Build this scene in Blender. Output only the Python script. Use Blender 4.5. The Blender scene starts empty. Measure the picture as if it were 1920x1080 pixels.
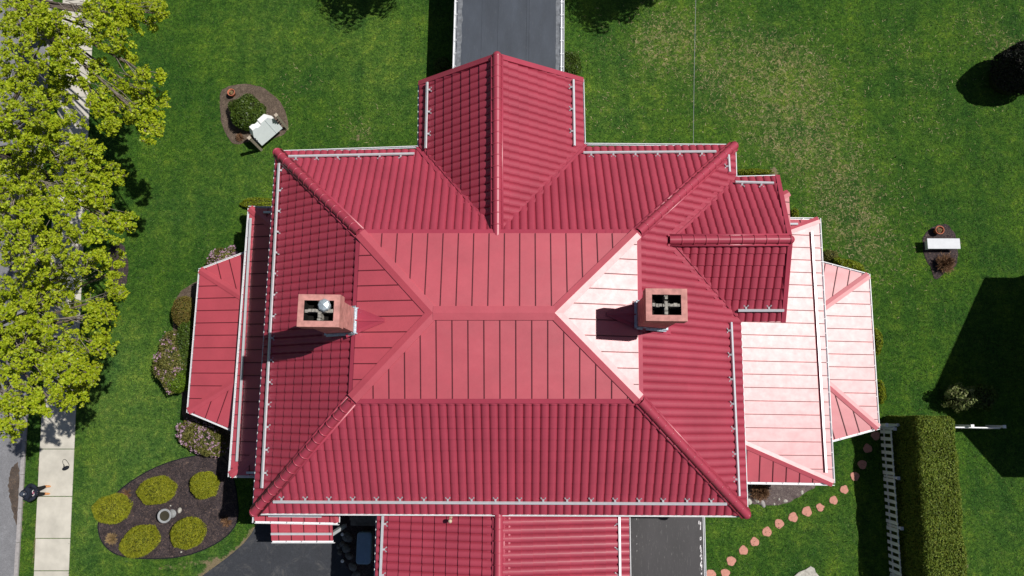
import bpy, bmesh, math, random
import numpy as np
from mathutils import Vector, Matrix
random.seed(7); RNG = np.random.default_rng(11)
S = bpy.context.scene
C = S.collection

# ------------------------------------------------------------------ camera
F = 1401.6; HC = 35.0
Dn = np.array([20, 230, F]); Dn = Dn/np.linalg.norm(Dn)
Nn = np.array([129, -8553, F]); Nn = Nn-(Nn@Dn)*Dn; Nn = Nn/np.linalg.norm(Nn)
En = np.cross(Nn, -Dn)
if En[0] < 0: En = -En
cam = bpy.data.objects.new('camera', bpy.data.cameras.new('camera'))
C.objects.link(cam); S.camera = cam
Rm = Matrix(((En[0], -En[1], -En[2]), (Nn[0], -Nn[1], -Nn[2]), (-Dn[0], Dn[1], Dn[2])))
cam.matrix_world = Matrix.Translation((0, 0, HC)) @ Rm.to_4x4()
cam.data.sensor_width = 36; cam.data.lens = 36*F/1920
cam.data.clip_start = 0.5; cam.data.clip_end = 2000

def P(px, py, z=0.0):
    """real position of a point of height z seen by the survey drone"""
    r = np.array([px-960, py-540, F]); w = np.array([r@En, r@Nn, -(r@Dn)])
    t = (z-HC)/w[2]
    return Vector((w[0]*t, w[1]*t, z))

# ------------------------------------------------------------------ light
SX, SY = 0.565, 0.158
sunv = Vector((SX, SY, 1)).normalized()
elev = math.asin(sunv.z); rot = math.atan2(SX, SY)
W = bpy.data.worlds.new('World'); S.world = W; W.use_nodes = True
nt = W.node_tree; bg = nt.nodes['Background']
sky = nt.nodes.new('ShaderNodeTexSky'); sky.sky_type = 'NISHITA'; sky.sun_disc = False
sky.sun_elevation = elev; sky.sun_rotation = rot
nt.links.new(sky.outputs[0], bg.inputs[0]); bg.inputs[1].default_value = 0.043
sl = bpy.data.lights.new('sun', 'SUN'); sl.energy = 4.6; sl.angle = math.radians(0.5); sl.color = (1, 0.965, 0.9)
so = bpy.data.objects.new('sun', sl); C.objects.link(so)
so.rotation_euler = sunv.to_track_quat('Z', 'Y').to_euler()
S.view_settings.view_transform = 'Standard'; S.view_settings.look = 'None'
S.view_settings.exposure = 0.0; S.view_settings.gamma = 1

# ------------------------------------------------------------------ materials
def srgb(r, g, b):
    f = lambda c: ((c/255)/12.92 if c/255 <= 0.04045 else (((c/255)+0.055)/1.055)**2.4)
    return (f(r), f(g), f(b))
class M:
    def __init__(s, name, rough=0.6, spec=0.4, metal=0.0, coat=0.0, coat_rough=0.2):
        s.m = bpy.data.materials.new(name); s.m.use_nodes = True
        s.t = s.m.node_tree; s.n = s.t.nodes; s.b = s.n['Principled BSDF']
        s.b.inputs['Roughness'].default_value = rough
        s.b.inputs['Specular IOR Level'].default_value = spec
        s.b.inputs['Metallic'].default_value = metal
        s.b.inputs['Coat Weight'].default_value = coat
        s.b.inputs['Coat Roughness'].default_value = coat_rough
        s.tc = s.n.new('ShaderNodeTexCoord')
    def link(s, a, b): s.t.links.new(a, b)
    def noise(s, scale, detail=4, rough=0.6, coord='Object', dist=0.0, stretch=None):
        q = s.n.new('ShaderNodeTexNoise'); q.inputs['Scale'].default_value = scale
        q.inputs['Detail'].default_value = detail; q.inputs['Roughness'].default_value = rough
        q.inputs['Distortion'].default_value = dist
        src = s.tc.outputs[coord]
        if stretch:
            mp = s.n.new('ShaderNodeMapping'); mp.inputs['Scale'].default_value = stretch
            s.link(src, mp.inputs[0]); src = mp.outputs[0]
        s.link(src, q.inputs['Vector']); return q.outputs['Fac']
    def ramp(s, fac, stops, interp='LINEAR'):
        r = s.n.new('ShaderNodeValToRGB'); cr = r.color_ramp; cr.interpolation = interp
        while len(cr.elements) < len(stops): cr.elements.new(0.5)
        for e, (p, c) in zip(cr.elements, stops):
            e.position = p; e.color = (*c, 1) if not isinstance(c, (int, float)) else (c, c, c, 1)
        s.link(fac, r.inputs[0]); return r.outputs[0]
    def mix(s, fac, a, b, mode='MIX'):
        x = s.n.new('ShaderNodeMix'); x.data_type = 'RGBA'; x.blend_type = mode
        if isinstance(fac, (int, float)): x.inputs[0].default_value = fac
        else: s.link(fac, x.inputs[0])
        for i, v in ((6, a), (7, b)):
            if isinstance(v, tuple): x.inputs[i].default_value = (*v, 1)
            else: s.link(v, x.inputs[i])
        return x.outputs[2]
    def math(s, op, a, b=0.0, clamp=False):
        x = s.n.new('ShaderNodeMath'); x.operation = op; x.use_clamp = clamp
        for i, v in ((0, a), (1, b)):
            if isinstance(v, (int, float)): x.inputs[i].default_value = v
            else: s.link(v, x.inputs[i])
        return x.outputs[0]
    def color(s, c):
        if isinstance(c, tuple): s.b.inputs['Base Color'].default_value = (*c, 1)
        else: s.link(c, s.b.inputs['Base Color'])
        return s
    def bump(s, h, strength=0.3, dist=0.02):
        b = s.n.new('ShaderNodeBump'); b.inputs['Strength'].default_value = strength
        b.inputs['Distance'].default_value = dist
        s.link(h, b.inputs['Height']); s.link(b.outputs[0], s.b.inputs['Normal']); return s
def simple(name, c, rough=0.6, spec=0.4, var=0.15, scale=6, bump=0.0, bscale=40, metal=0.0, bdist=0.01, stretch=None):
    m = M(name, rough, spec, metal)
    n = m.noise(scale, 5, stretch=stretch)
    lo = tuple(x*(1-var) for x in c); hi = tuple(min(1, x*(1+var)) for x in c)
    m.color(m.ramp(n, [(0.3, lo), (0.7, hi)]))
    if bump: m.bump(m.noise(bscale, 5), bump, bdist)
    return m.m
def leafmat(name, cols, rough=0.5, trans=0.3):
    m = M(name, rough, 0.3)
    g = m.n.new('ShaderNodeNewGeometry')
    k = len(cols)
    c = m.ramp(g.outputs['Random Per Island'], [(i/(k-1) if k > 1 else 0, cc) for i, cc in enumerate(cols)])
    n = m.noise(1.3, 3)
    c2 = m.mix(1.0, c, m.ramp(n, [(0.3, 0.72), (0.7, 1.0)]), 'MULTIPLY')
    m.color(c2)
    tr = m.n.new('ShaderNodeBsdfTranslucent'); m.link(c2, tr.inputs[0])
    mx = m.n.new('ShaderNodeMixShader'); mx.inputs[0].default_value = trans
    out = m.n['Material Output']
    m.link(m.b.outputs[0], mx.inputs[1]); m.link(tr.outputs[0], mx.inputs[2]); m.link(mx.outputs[0], out.inputs[0])
    return m.m

MT = {}
def redpaint(name, c, rough, bumpk, spec=0.5, coat=0.12):
    m = M(name, rough, spec, 0, coat, 0.45)
    n1 = m.noise(0.7, 3); n2 = m.noise(9, 5, 0.7); n3 = m.noise(55, 2)
    base = m.ramp(n1, [(0.3, tuple(x*0.9 for x in c)), (0.7, tuple(x*1.08 for x in c))])
    base = m.mix(1.0, base, m.ramp(n2, [(0.3, 0.93), (0.7, 1.0)]), 'MULTIPLY')
    # chalky dust flecks and bird marks
    fl = m.ramp(n3, [(0.80, 0.0), (0.84, 1.0)])
    base = m.mix(m.math('MULTIPLY', fl, 0.5), base, (0.75, 0.6, 0.6))
    m.color(base)
    st = m.noise(3.5, 3, 0.7, stretch=(1.0, 1.0, 1.0)); 
    m.link(m.ramp(st, [(0.3, rough*0.96), (0.7, min(1, rough*1.05))]), m.b.inputs['Roughness'])
    if bumpk: m.bump(m.noise(1.1, 1, 0.4, stretch=(1, 1.6, 1)), bumpk, 0.06)
    return m.m
MT['tile'] = redpaint('red_tile_steel', (0.36, 0.046, 0.078), 0.45, 0.0, coat=0.0)
MT['seam'] = redpaint('red_seam_steel', (0.47, 0.066, 0.094), 0.45, 0.14, spec=1.0, coat=0.27)
MT['cap'] = redpaint('red_ridge_steel', (0.38, 0.048, 0.082), 0.36, 0.0)
MT['seam_shadow'] = simple('seam_shadow_red', (0.10, 0.012, 0.02), 0.5)  # rib red darkened to paint in the shadow line along each seam
MT['white'] = simple('white_painted_metal', (0.74, 0.75, 0.78), 0.4, 0.5, 0.05)
MT['rail'] = simple('pale_aluminium', (0.62, 0.64, 0.68), 0.35, 0.5, 0.06, metal=0.2)
MT['siding'] = simple('cream_clapboard', (0.6, 0.57, 0.5), 0.7, 0.3, 0.06, bump=0.4, bscale=8, stretch=(1, 1, 30))
MT['gwhite'] = simple('white_fence_paint', (0.82, 0.83, 0.85), 0.5, 0.3, 0.08, 9)
MT['plaster'] = simple('pink_chimney_render', (0.50, 0.235, 0.21), 0.8, 0.2, 0.28, 4, 0.4, 30)
MT['flue_dark'] = simple('black_flue_depth', (0.012, 0.011, 0.01), 0.95, 0.1)  # near-black colour paints the darkness down the open flues
MT['mortar'] = simple('weathered_mortar', (0.30, 0.28, 0.25), 0.9, 0.1, 0.5, 12, 0.6, 50)
MT['flash'] = simple('lead_flashing', (0.45, 0.52, 0.58), 0.35, 0.5, 0.25, 14, 0.3, 30, metal=0.4)
MT['bark'] = simple('grey_bark', (0.16, 0.125, 0.10), 0.9, 0.2, 0.4, 12, 0.6, 25)
MT['twig'] = simple('pale_twig', (0.26, 0.22, 0.19), 0.85, 0.2, 0.3, 10)
MT['terra'] = simple('terracotta', (0.50, 0.16, 0.09), 0.7, 0.2, 0.25, 25)
MT['stone'] = simple('pale_stone', (0.42, 0.40, 0.36), 0.85, 0.2, 0.3, 9, 0.4, 35)
MT['graystone'] = simple('grey_boulder', (0.16, 0.155, 0.15), 0.85, 0.2, 0.35, 7, 0.5, 20)
MT['pinkstone'] = simple('pink_paver', (0.50, 0.235, 0.185), 0.85, 0.2, 0.16, 14, 0.3, 60)
MT['blue'] = simple('blue_grey_vinyl', (0.16, 0.25, 0.38), 0.5, 0.4, 0.1, 8, 0.1, 20)
MT['black'] = simple('black_fabric', (0.012, 0.014, 0.02), 0.8, 0.2, 0.3, 30)
MT['navy'] = simple('dark_navy_hoodie', (0.014, 0.018, 0.032), 0.85, 0.2, 0.4, 25)
MT['trousers'] = simple('black_trousers', (0.018, 0.018, 0.02), 0.85, 0.2, 0.3, 25)
MT['tan'] = simple('tan_leather', (0.60, 0.27, 0.10), 0.6, 0.3, 0.15, 40)
MT['skin'] = simple('skin', (0.48, 0.27, 0.19), 0.5, 0.3, 0.06, 20)
MT['capgrey'] = simple('grey_cap', (0.045, 0.055, 0.08), 0.8, 0.2, 0.2, 20)
MT['print'] = simple('white_print', (0.75, 0.72, 0.74), 0.6, 0.2, 0.1)
MT['pinkprint'] = simple('pink_print', (0.6, 0.2, 0.3), 0.6, 0.2, 0.1)
MT['glass'] = simple('window_glass', (0.03, 0.04, 0.05), 0.08, 0.6, 0.1)
MT['benchw'] = simple('pale_bench_paint', (0.60, 0.62, 0.66), 0.6, 0.3, 0.06, 5)
MT['bracket_grey'] = simple('dull_aluminium', (0.36, 0.35, 0.38), 0.45, 0.4, 0.1)
MT['wood'] = simple('weathered_post', (0.42, 0.36, 0.29), 0.8, 0.2, 0.25, 20)
MT['signface_skylit'] = simple('sky_tinted_board', (0.72, 0.78, 0.80), 0.6, 0.3, 0.04, 4)  # sky-lit shade of the white board painted in as blue-grey
MT['signtop'] = simple('white_board', (0.8, 0.8, 0.8), 0.5, 0.3, 0.04, 4)
MT['concrete_b'] = simple('grey_cast_stone', (0.30, 0.31, 0.32), 0.8, 0.2, 0.2, 20, 0.3, 60)
MT['water'] = simple('dark_basin_water', (0.05, 0.045, 0.03), 0.15, 0.5, 0.2)
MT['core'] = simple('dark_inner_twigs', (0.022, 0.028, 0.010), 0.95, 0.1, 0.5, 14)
MT['brass'] = simple('cream_pipe', (0.5, 0.42, 0.3), 0.5, 0.4)
MT['maple'] = leafmat('maple_spring_leaves', [(0.22, 0.34, 0.010), (0.46, 0.56, 0.014), (0.34, 0.46, 0.012), (0.60, 0.68, 0.04), (0.42, 0.46, 0.02)], 0.5, 0.35)
MT['gold'] = leafmat('golden_needles', [(0.25, 0.28, 0.012), (0.38, 0.38, 0.018), (0.17, 0.22, 0.012), (0.48, 0.45, 0.03)], 0.6, 0.15)
MT['arbor'] = leafmat('hedge_scales', [(0.12, 0.19, 0.018), (0.21, 0.28, 0.028), (0.08, 0.14, 0.016), (0.30, 0.34, 0.05)], 0.6, 0.15)
MT['boxw'] = leafmat('dark_green_leaves', [(0.05, 0.10, 0.012), (0.09, 0.15, 0.015), (0.035, 0.07, 0.01), (0.13, 0.19, 0.025)], 0.45, 0.15)
MT['bright'] = leafmat('bright_green_leaves', [(0.10, 0.20, 0.015), (0.18, 0.28, 0.02), (0.07, 0.14, 0.012)], 0.45, 0.2)
MT['yelgreen'] = leafmat('yellow_green_leaves', [(0.26, 0.32, 0.015), (0.16, 0.22, 0.012), (0.34, 0.36, 0.02)], 0.5, 0.2)
MT['azalea'] = leafmat('pink_blossom', [(0.58, 0.36, 0.48), (0.48, 0.26, 0.42), (0.72, 0.55, 0.62)], 0.6, 0.25)
MT['azleaf'] = leafmat('olive_leaves', [(0.14, 0.15, 0.03), (0.22, 0.20, 0.05), (0.08, 0.10, 0.02)], 0.6, 0.15)
MT['brownbush'] = leafmat('bronze_leaves', [(0.20, 0.13, 0.03), (0.14, 0.15, 0.02), (0.26, 0.17, 0.05)], 0.6, 0.15)
MT['dead'] = leafmat('dry_brown_stems', [(0.22, 0.11, 0.05), (0.12, 0.06, 0.035), (0.32, 0.19, 0.10)], 0.8, 0.05)
MT['dryblade'] = leafmat('straw_blades', [(0.38, 0.26, 0.12), (0.28, 0.19, 0.09)], 0.8, 0.1)
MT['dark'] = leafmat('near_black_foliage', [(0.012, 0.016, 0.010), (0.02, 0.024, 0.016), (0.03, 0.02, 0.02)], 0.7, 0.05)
MT['conifer'] = leafmat('shade_tree_leaves', [(0.05, 0.09, 0.012), (0.08, 0.12, 0.015)], 0.6, 0.1)
MT['palegreen'] = leafmat('variegated_leaves', [(0.30, 0.36, 0.12), (0.16, 0.22, 0.05), (0.42, 0.42, 0.20)], 0.5, 0.2)

# flat membrane roofs
def membrane(name, c, streak, seamx):
    m = M(name, 0.55, 0.4)
    n = m.noise(1.2, 5, 0.6, stretch=(1, .35, 1)); n2 = m.noise(7, 6, 0.75, stretch=(3.0, .5, 1)); n3 = m.noise(30, 3)
    a = m.ramp(n, [(0.3, tuple(x*.8 for x in c)), (0.7, tuple(x*1.25 for x in c))])
    a = m.mix(m.math('MULTIPLY', m.ramp(n2, [(0.58, 0.0), (0.78, 1.0)]), streak), a, (0.30, 0.29, 0.28))
    a = m.mix(1.0, a, m.ramp(n3, [(0.3, .85), (.7, 1.0)]), 'MULTIPLY')
    m.color(a); m.bump(n2, 0.2, 0.01); return m.m
MT['memb'] = membrane('blue_black_membrane', (0.050, 0.060, 0.080), 0.18, 1)
MT['memb2'] = membrane('black_weathered_membrane', (0.036, 0.033, 0.037), 0.6, 1)
MT['dust'] = simple('dusty_membrane_edge', (0.16, 0.17, 0.19), 0.8, 0.2, 0.4, 6)

# ground materials
def lawnmat():
    m = M('lawn_grass', 0.85, 0.15)
    at = m.n.new('ShaderNodeAttribute'); at.attribute_name = 'dry'
    ab = m.n.new('ShaderNodeAttribute'); ab.attribute_name = 'bare'
    ap = m.n.new('ShaderNodeAttribute'); ap.attribute_name = 'pale'
    big = m.noise(0.35, 3, 0.55); mid = m.noise(2.0, 6, 0.75, dist=0.4); fine = m.noise(6.5, 8, 0.9); vf = m.noise(19, 5, 0.9)
    g = m.ramp(mid, [(0.30, (0.018, 0.064, 0.008)), (0.5, (0.038, 0.112, 0.012)), (0.70, (0.076, 0.160, 0.018))])
    g = m.mix(1.0, g, m.ramp(big, [(0.35, (0.70, 0.80, 0.9)), (0.65, (1.35, 1.18, 1.0))]), 'MULTIPLY')
    g = m.mix(1.0, g, m.ramp(fine, [(0.38, (0.30, .36, .42)), (0.5, 0.95), (0.62, (2.0, 1.7, 1.7))]), 'MULTIPLY')
    g = m.mix(1.0, g, m.ramp(vf, [(0.38, 0.40), (0.62, 1.7)]), 'MULTIPLY')
    # mowing stripes running north-south
    mp = m.n.new('ShaderNodeTexWave'); mp.wave_type = 'BANDS'; mp.bands_direction = 'X'; mp.inputs['Scale'].default_value = 0.26
    mp.inputs['Distortion'].default_value = 1.2; mp.inputs['Detail'].default_value = 2; mp.inputs['Detail Scale'].default_value = .6
    m.link(m.tc.outputs['Object'], mp.inputs['Vector'])
    g = m.mix(1.0, g, m.ramp(mp.outputs['Fac'], [(0.2, (0.92, 0.95, 0.96)), (0.8, (1.1, 1.05, 1.0))]), 'MULTIPLY')
    g = m.mix(m.math('MINIMUM', ap.outputs['Fac'], 1.0), m.mix(1.0, g, (1.08, 1.05, 1.05), 'MULTIPLY'), m.mix(1.0, g, (2.1, 1.55, 2.4), 'MULTIPLY'))
    # straw tufts
    tf = m.noise(5.0, 8, 0.85, dist=1.2)
    th = m.math('ADD', tf, m.math('MULTIPLY', m.math('MINIMUM', at.outputs['Fac'], 1.0), 0.12))
    dry = m.ramp(th, [(0.63, 0.0), (0.70, 1.0)])
    g = m.mix(m.math('MULTIPLY', dry, 0.75), g, m.ramp(vf, [(0.35, (0.17, 0.17, 0.05)), (0.65, (0.55, 0.46, 0.26))]))
    yl = m.ramp(m.math('ADD', m.noise(0.9, 4, .6), m.math('MULTIPLY', at.outputs['Fac'], 0.12)), [(0.5, 0.0), (0.8, 1.0)])
    g = m.mix(m.math('MULTIPLY', yl, 0.45), g, m.mix(1.0, g, (1.9, 1.4, 1.5), 'MULTIPLY'))
    bt = m.math('ADD', m.math('MULTIPLY', m.noise(5, 5, .75), 0.9), ab.outputs['Fac'])
    bare = m.ramp(bt, [(0.85, 0.0), (1.05, 1.0)])
    g = m.mix(bare, g, m.ramp(vf, [(0.3, (0.17, 0.13, 0.07)), (0.7, (0.40, 0.32, 0.20))]))
    m.color(g)
    m.bump(m.math('ADD', fine, vf), 1.0, 0.09); return m.m
MT['lawn'] = lawnmat()
def asphalt(name, c, crack=0.3):
    m = M(name, 0.85, 0.25)
    n = m.noise(1.6, 7, .8, dist=.2); f = m.noise(24, 5, .9)
    a = m.ramp(n, [(0.3, tuple(x*.8 for x in c)), (0.55, c), (0.78, tuple(x*1.5 for x in c))])
    a = m.mix(1.0, a, m.ramp(f, [(0.3, .65), (.7, 1.35)]), 'MULTIPLY')
    if crack == 1:
        a = m.mix(m.math('MULTIPLY', m.ramp(m.noise(1.1, 7, .85, dist=1.0), [(0.52, 0.0), (0.70, 1.0)]), .45), a, (0.17, 0.16, 0.15))
    m.color(a); m.bump(f, .4, .01); return m.m
MT['road'] = asphalt('old_road_asphalt', (0.20, 0.20, 0.215))
MT['drive'] = asphalt('sealed_driveway_asphalt', (0.040, 0.043, 0.052), 1)
MT['slab'] = simple('concrete_slab', (0.52, 0.49, 0.43), 0.9, 0.2, 0.16, 1.1, 0.3, 60)
MT['curb'] = simple('granite_kerb', (0.33, 0.31, 0.31), 0.85, 0.2, 0.2, 9, .3, 50)
def mulch(name, a_, b_, c_):
    m = M(name, 0.95, 0.1); n = m.noise(13, 8, .95, dist=.8); n2 = m.noise(2.5, 4)
    a = m.ramp(n, [(0.38, a_), (0.49, b_), (0.54, b_), (0.60, c_)])
    a = m.mix(1.0, a, m.ramp(n2, [(0.3, .75), (.7, 1.25)]), 'MULTIPLY'); m.color(a); m.bump(n, .9, .05); return m.m
MT['mulch'] = mulch('dark_mulch', (0.012, 0.010, 0.012), (0.050, 0.040, 0.044), (0.22, 0.15, 0.12))
MT['mulch2'] = mulch('brown_mulch', (0.03, 0.022, 0.018), (0.12, 0.09, 0.07), (0.26, 0.20, 0.15))
MT['gravelbed'] = mulch('grey_soil', (0.05, 0.04, 0.04), (0.13, 0.10, 0.10), (0.30, 0.26, 0.22))
MT['dirt'] = mulch('stained_gutter_dirt', (0.05, 0.04, 0.035), (0.10, 0.08, 0.07), (0.2, 0.13, 0.08))

# ------------------------------------------------------------------ mesh builder
class MB:
    def __init__(s): s.v = []; s.f = []; s.mi = []; s.cur = 0
    def face(s, pts):
        i = len(s.v); s.v += [tuple(p) for p in pts]; s.f.append(tuple(range(i, i+len(pts)))); s.mi.append(s.cur)
    def raw(s, vs, fs):
        i = len(s.v); s.v += [tuple(p) for p in vs]
        for f in fs: s.f.append(tuple(k+i for k in f)); s.mi.append(s.cur)
    def prism(s, base, top):
        """base/top: matching rings, base CCW seen from above"""
        n = len(base); s.raw(list(base)+list(top), [tuple(range(n-1, -1, -1)), tuple(range(n, 2*n))] + [(i, (i+1) % n, n+(i+1) % n, n+i) for i in range(n)])
    def slab(s, ring, z0, z1): s.prism([(p[0], p[1], z0) for p in ring], [(p[0], p[1], z1) for p in ring])
    def bar(s, a, b, w, h, up=Vector((0, 0, 1))):
        a = Vector(a); b = Vector(b); d = (b-a).normalized()
        x = d.cross(up)
        if x.length < 1e-4: x = Vector((1, 0, 0))
        x.normalize(); y = x.cross(d).normalized(); x = x*w/2; y = y*h/2
        q = lambda p: [p-x-y, p+x-y, p+x+y, p-x+y]
        s.raw(q(a)+q(b), [(0, 1, 2, 3)[::-1], (4, 5, 6, 7), (0, 1, 5, 4), (1, 2, 6, 5), (2, 3, 7, 6), (3, 0, 4, 7)])
    def box(s, c, size, rz=0):
        cx, cy, cz = c; a, b, h = [k/2 for k in size]; co, si = math.cos(rz), math.sin(rz)
        ring = [(cx+x*co-y*si, cy+x*si+y*co) for x, y in ((-a, -b), (a, -b), (a, b), (-a, b))]
        s.slab(ring, cz-h, cz+h)
    def tube(s, pts, rad, seg=8, caps=True):
        pts = [Vector(p) for p in pts]; n = len(pts)
        if isinstance(rad, (int, float)): rad = [rad]*n
        vs = []; ref = Vector((0.3, 0.2, 1)).normalized()
        for i, p in enumerate(pts):
            d = (pts[min(i+1, n-1)]-pts[max(i-1, 0)]).normalized()
            x = d.cross(ref)
            if x.length < 0.05: x = d.cross(Vector((1, 0, 0)))
            x.normalize(); y = d.cross(x)
            vs += [p+(x*math.cos(2*math.pi*k/seg)+y*math.sin(2*math.pi*k/seg))*rad[i] for k in range(seg)]
        fs = [(i*seg+k, i*seg+(k+1) % seg, (i+1)*seg+(k+1) % seg, (i+1)*seg+k) for i in range(n-1) for k in range(seg)]
        if caps: fs += [tuple(range(seg-1, -1, -1)), tuple((n-1)*seg+k for k in range(seg))]
        s.raw(vs, fs)
    def lathe(s, c, prof, seg=24, tilt=None):
        c = Vector(c); vs = []; n = len(prof)
        for r, z in prof:
            for k in range(seg):
                a = 2*math.pi*k/seg; v = Vector((r*math.cos(a), r*math.sin(a), z))
                if tilt: v = tilt @ v
                vs.append(c+v)
        s.raw(vs, [(i*seg+k, i*seg+(k+1) % seg, (i+1)*seg+(k+1) % seg, (i+1)*seg+k) for i in range(n-1) for k in range(seg)])
    def ball(s, c, r, seg=14, rings=8, jit=0.0):
        rx, ry, rz = r if isinstance(r, tuple) else (r, r, r); vs = []
        for i in range(rings+1):
            t = math.pi*i/rings
            for k in range(seg):
                a = 2*math.pi*k/seg; j = 1+random.uniform(-jit, jit)
                vs.append((c[0]+rx*math.sin(t)*math.cos(a)*j, c[1]+ry*math.sin(t)*math.sin(a)*j, c[2]+rz*math.cos(t)*j))
        s.raw(vs, [(i*seg+k, (i+1)*seg+k, (i+1)*seg+(k+1) % seg, i*seg+(k+1) % seg) for i in range(rings) for k in range(seg)])
    def build(s, name, mats, parent=None, smooth=False):
        me = bpy.data.meshes.new(name)
        if parent is not None:
            inv = parent.matrix_basis.inverted(); vs = [tuple(inv @ Vector(v)) for v in s.v]
        else: vs = s.v
        me.from_pydata(vs, [], s.f); me.update()
        if not isinstance(mats, (list, tuple)): mats = [mats]
        for m in mats: me.materials.append(MT[m] if isinstance(m, str) else m)
        if len(mats) > 1: me.polygons.foreach_set('material_index', s.mi)
        if smooth: me.polygons.foreach_set('use_smooth', [True]*len(me.polygons))
        o = bpy.data.objects.new(name, me); C.objects.link(o)
        if parent is not None: o.parent = parent
        return o
def tag(o, label=None, cat=None, group=None, kind=None):
    if label: o['label'] = label
    if cat: o['category'] = cat
    if group: o['group'] = group
    if kind: o['kind'] = kind
    return o
def empty(name, loc, label, cat, group=None, rz=0):
    o = bpy.data.objects.new(name, None); C.objects.link(o); o.location = loc; o.rotation_euler = (0, 0, rz)
    o.matrix_basis = Matrix.Translation(loc) @ Matrix.Rotation(rz, 4, 'Z')
    return tag(o, label, cat, group)
def copy_tree(o, parent=None):
    c = o.copy(); C.objects.link(c)
    if parent is not None: c.parent = parent
    for ch in [x for x in o.children]: copy_tree(ch, c)
    return c
def quadmesh(name, V, mats, parent=None, mi=None):
    """V: (n,4,3) array of separate quads"""
    n = len(V); me = bpy.data.meshes.new(name)
    V = np.array(V, dtype=np.float64).reshape(-1, 3)
    if parent is not None: V = V-np.array(parent.location)[None]
    me.vertices.add(4*n); me.vertices.foreach_set('co', V.astype(np.float32).ravel())
    me.loops.add(4*n); me.loops.foreach_set('vertex_index', np.arange(4*n, dtype=np.int32))
    me.polygons.add(n); me.polygons.foreach_set('loop_start', np.arange(0, 4*n, 4, dtype=np.int32))
    if not isinstance(mats, (list, tuple)): mats = [mats]
    for m in mats: me.materials.append(MT[m])
    if mi is not None: me.polygons.foreach_set('material_index', mi.astype(np.int32))
    me.update(calc_edges=True)
    o = bpy.data.objects.new(name, me); C.objects.link(o)
    if parent is not None: o.parent = parent
    return o
def unit(a): return a/np.maximum(1e-9, np.linalg.norm(a, axis=-1, keepdims=True))
def leaves(cen, nor, size, aspect=0.6, spread=0.9, seed=0):
    """quads around centres, roughly facing nor"""
    r = np.random.default_rng(seed); n = len(cen)
    nn = unit(nor+r.normal(size=(n, 3))*spread)
    t = unit(np.cross(nn, r.normal(size=(n, 3)))); b = np.cross(nn, t)
    sz = size*r.uniform(0.6, 1.3, (n, 1)); t = t*sz; b = b*sz*aspect
    return np.stack([cen-t, cen-b*0.9+t*0.1, cen+t, cen+b*0.9+t*0.1], axis=1)

# ------------------------------------------------------------------ ground
def poly_px(pts, z): return [P(x, y, z) for x, y in pts]
gx0, gx1, gy0, gy1 = -30.0, 30.0, -16.0, 26.0; st = 0.25
nx = int((gx1-gx0)/st)+1; ny = int((gy1-gy0)/st)+1
xs = np.linspace(gx0, gx1, nx); ys = np.linspace(gy0, gy1, ny); X, Y = np.meshgrid(xs, ys)
def blobmask(lst):
    A = np.zeros_like(X)
    for px, py, r, k in lst:
        c = P(px, py); A += k*np.exp(-((X-c.x)**2+(Y-c.y)**2)/(r*r))
    return A
dry = blobmask([(1230, 90, 1.7, .9), (1250, 40, 1.6, .5), (1330, 130, 2.2, .55), (1450, 110, 1.6, .9), (1520, 130, 1.6, .8), (1400, 200, 2.5, .6), (1530, 230, 2.2, .7), (1480, 280, 2.2, .6),
                (1600, 330, 2.2, .6), (1620, 430, 2.4, .6), (1640, 480, 1.4, .5), (1700, 100, 2, .4), (1830, 40, 1.5, .6), (1890, 90, 1.2, .7), (1560, 400, 1.5, .6),
                (1750, 220, 1.5, .4), (1350, 40, 2, .35), (680, 255, .9, .8), (640, 230, .8, .4), (520, 220, 1.0, .4), (560, 160, 1.5, .3),
                (1120, 90, 1.2, .5), (1140, 200, 1.6, .35), (1880, 160, 1.0, .5), (1760, 1060, 1.0, .5)])
bare = blobmask([(670, 258, .32, .55), (690, 245, .25, .4), (1220, 120, .5, .4), (1500, 100, .35, .45), (1535, 130, .3, .45), (1820, 42, .35, .4), (1455, 105, .3, .35), (1451, 322, .3, .8), (1660, 795, .6, .5), (1700, 792, .5, .45), (1815, 1065, .4, .5), (1655, 617, .25, .3)])
def linemask(pts, r, k):
    A = np.zeros_like(X); q = [P(x, y) for x, y in pts]
    for a, b in zip(q[:-1], q[1:]):
        d = b-a; L2 = d.x**2+d.y**2
        t = np.clip(((X-a.x)*d.x+(Y-a.y)*d.y)/L2, 0, 1)
        dd = np.hypot(X-a.x-t*d.x, Y-a.y-t*d.y); A = np.maximum(A, k*np.exp(-(dd/r)**2))
    return A
bare += linemask([(376, 1084), (398, 1068), (420, 1052), (440, 1036), (458, 1020), (472, 1002), (483, 984)], .26, .62)
bare += linemask([(300, 1066), (350, 1060), (400, 1050)], .3, .45)
bare += linemask([(66, 1078), (78, 850)], .17, .65) + linemask([(33, 1078), (45, 850)], .25, .5)
bare += linemask([(410, 200), (415, 170), (450, 158), (500, 170), (540, 240)], .3, .35)
me = bpy.data.meshes.new('lawn'); N = nx*ny
hz = 0.012*np.sin(X*1.3)*np.cos(Y*1.1)*0
co = np.stack([X, Y, hz], -1).reshape(-1, 3)
idx = np.arange(N).reshape(ny, nx)
fc = np.stack([idx[:-1, :-1], idx[:-1, 1:], idx[1:, 1:], idx[1:, :-1]], -1).reshape(-1, 4)
B = 500.0
outer = [(-B, -B, 0), (B, -B, 0), (B, B, 0), (-B, B, 0)]
faces = [tuple(int(k) for k in q) for q in fc]
o0 = N; ci = [int(idx[0, 0]), int(idx[0, -1]), int(idx[-1, -1]), int(idx[-1, 0])]
for k in range(4): faces.append((o0+k, o0+(k+1) % 4, ci[(k+1) % 4], ci[k]))
me.from_pydata([tuple(c) for c in co]+outer, [], faces)
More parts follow.
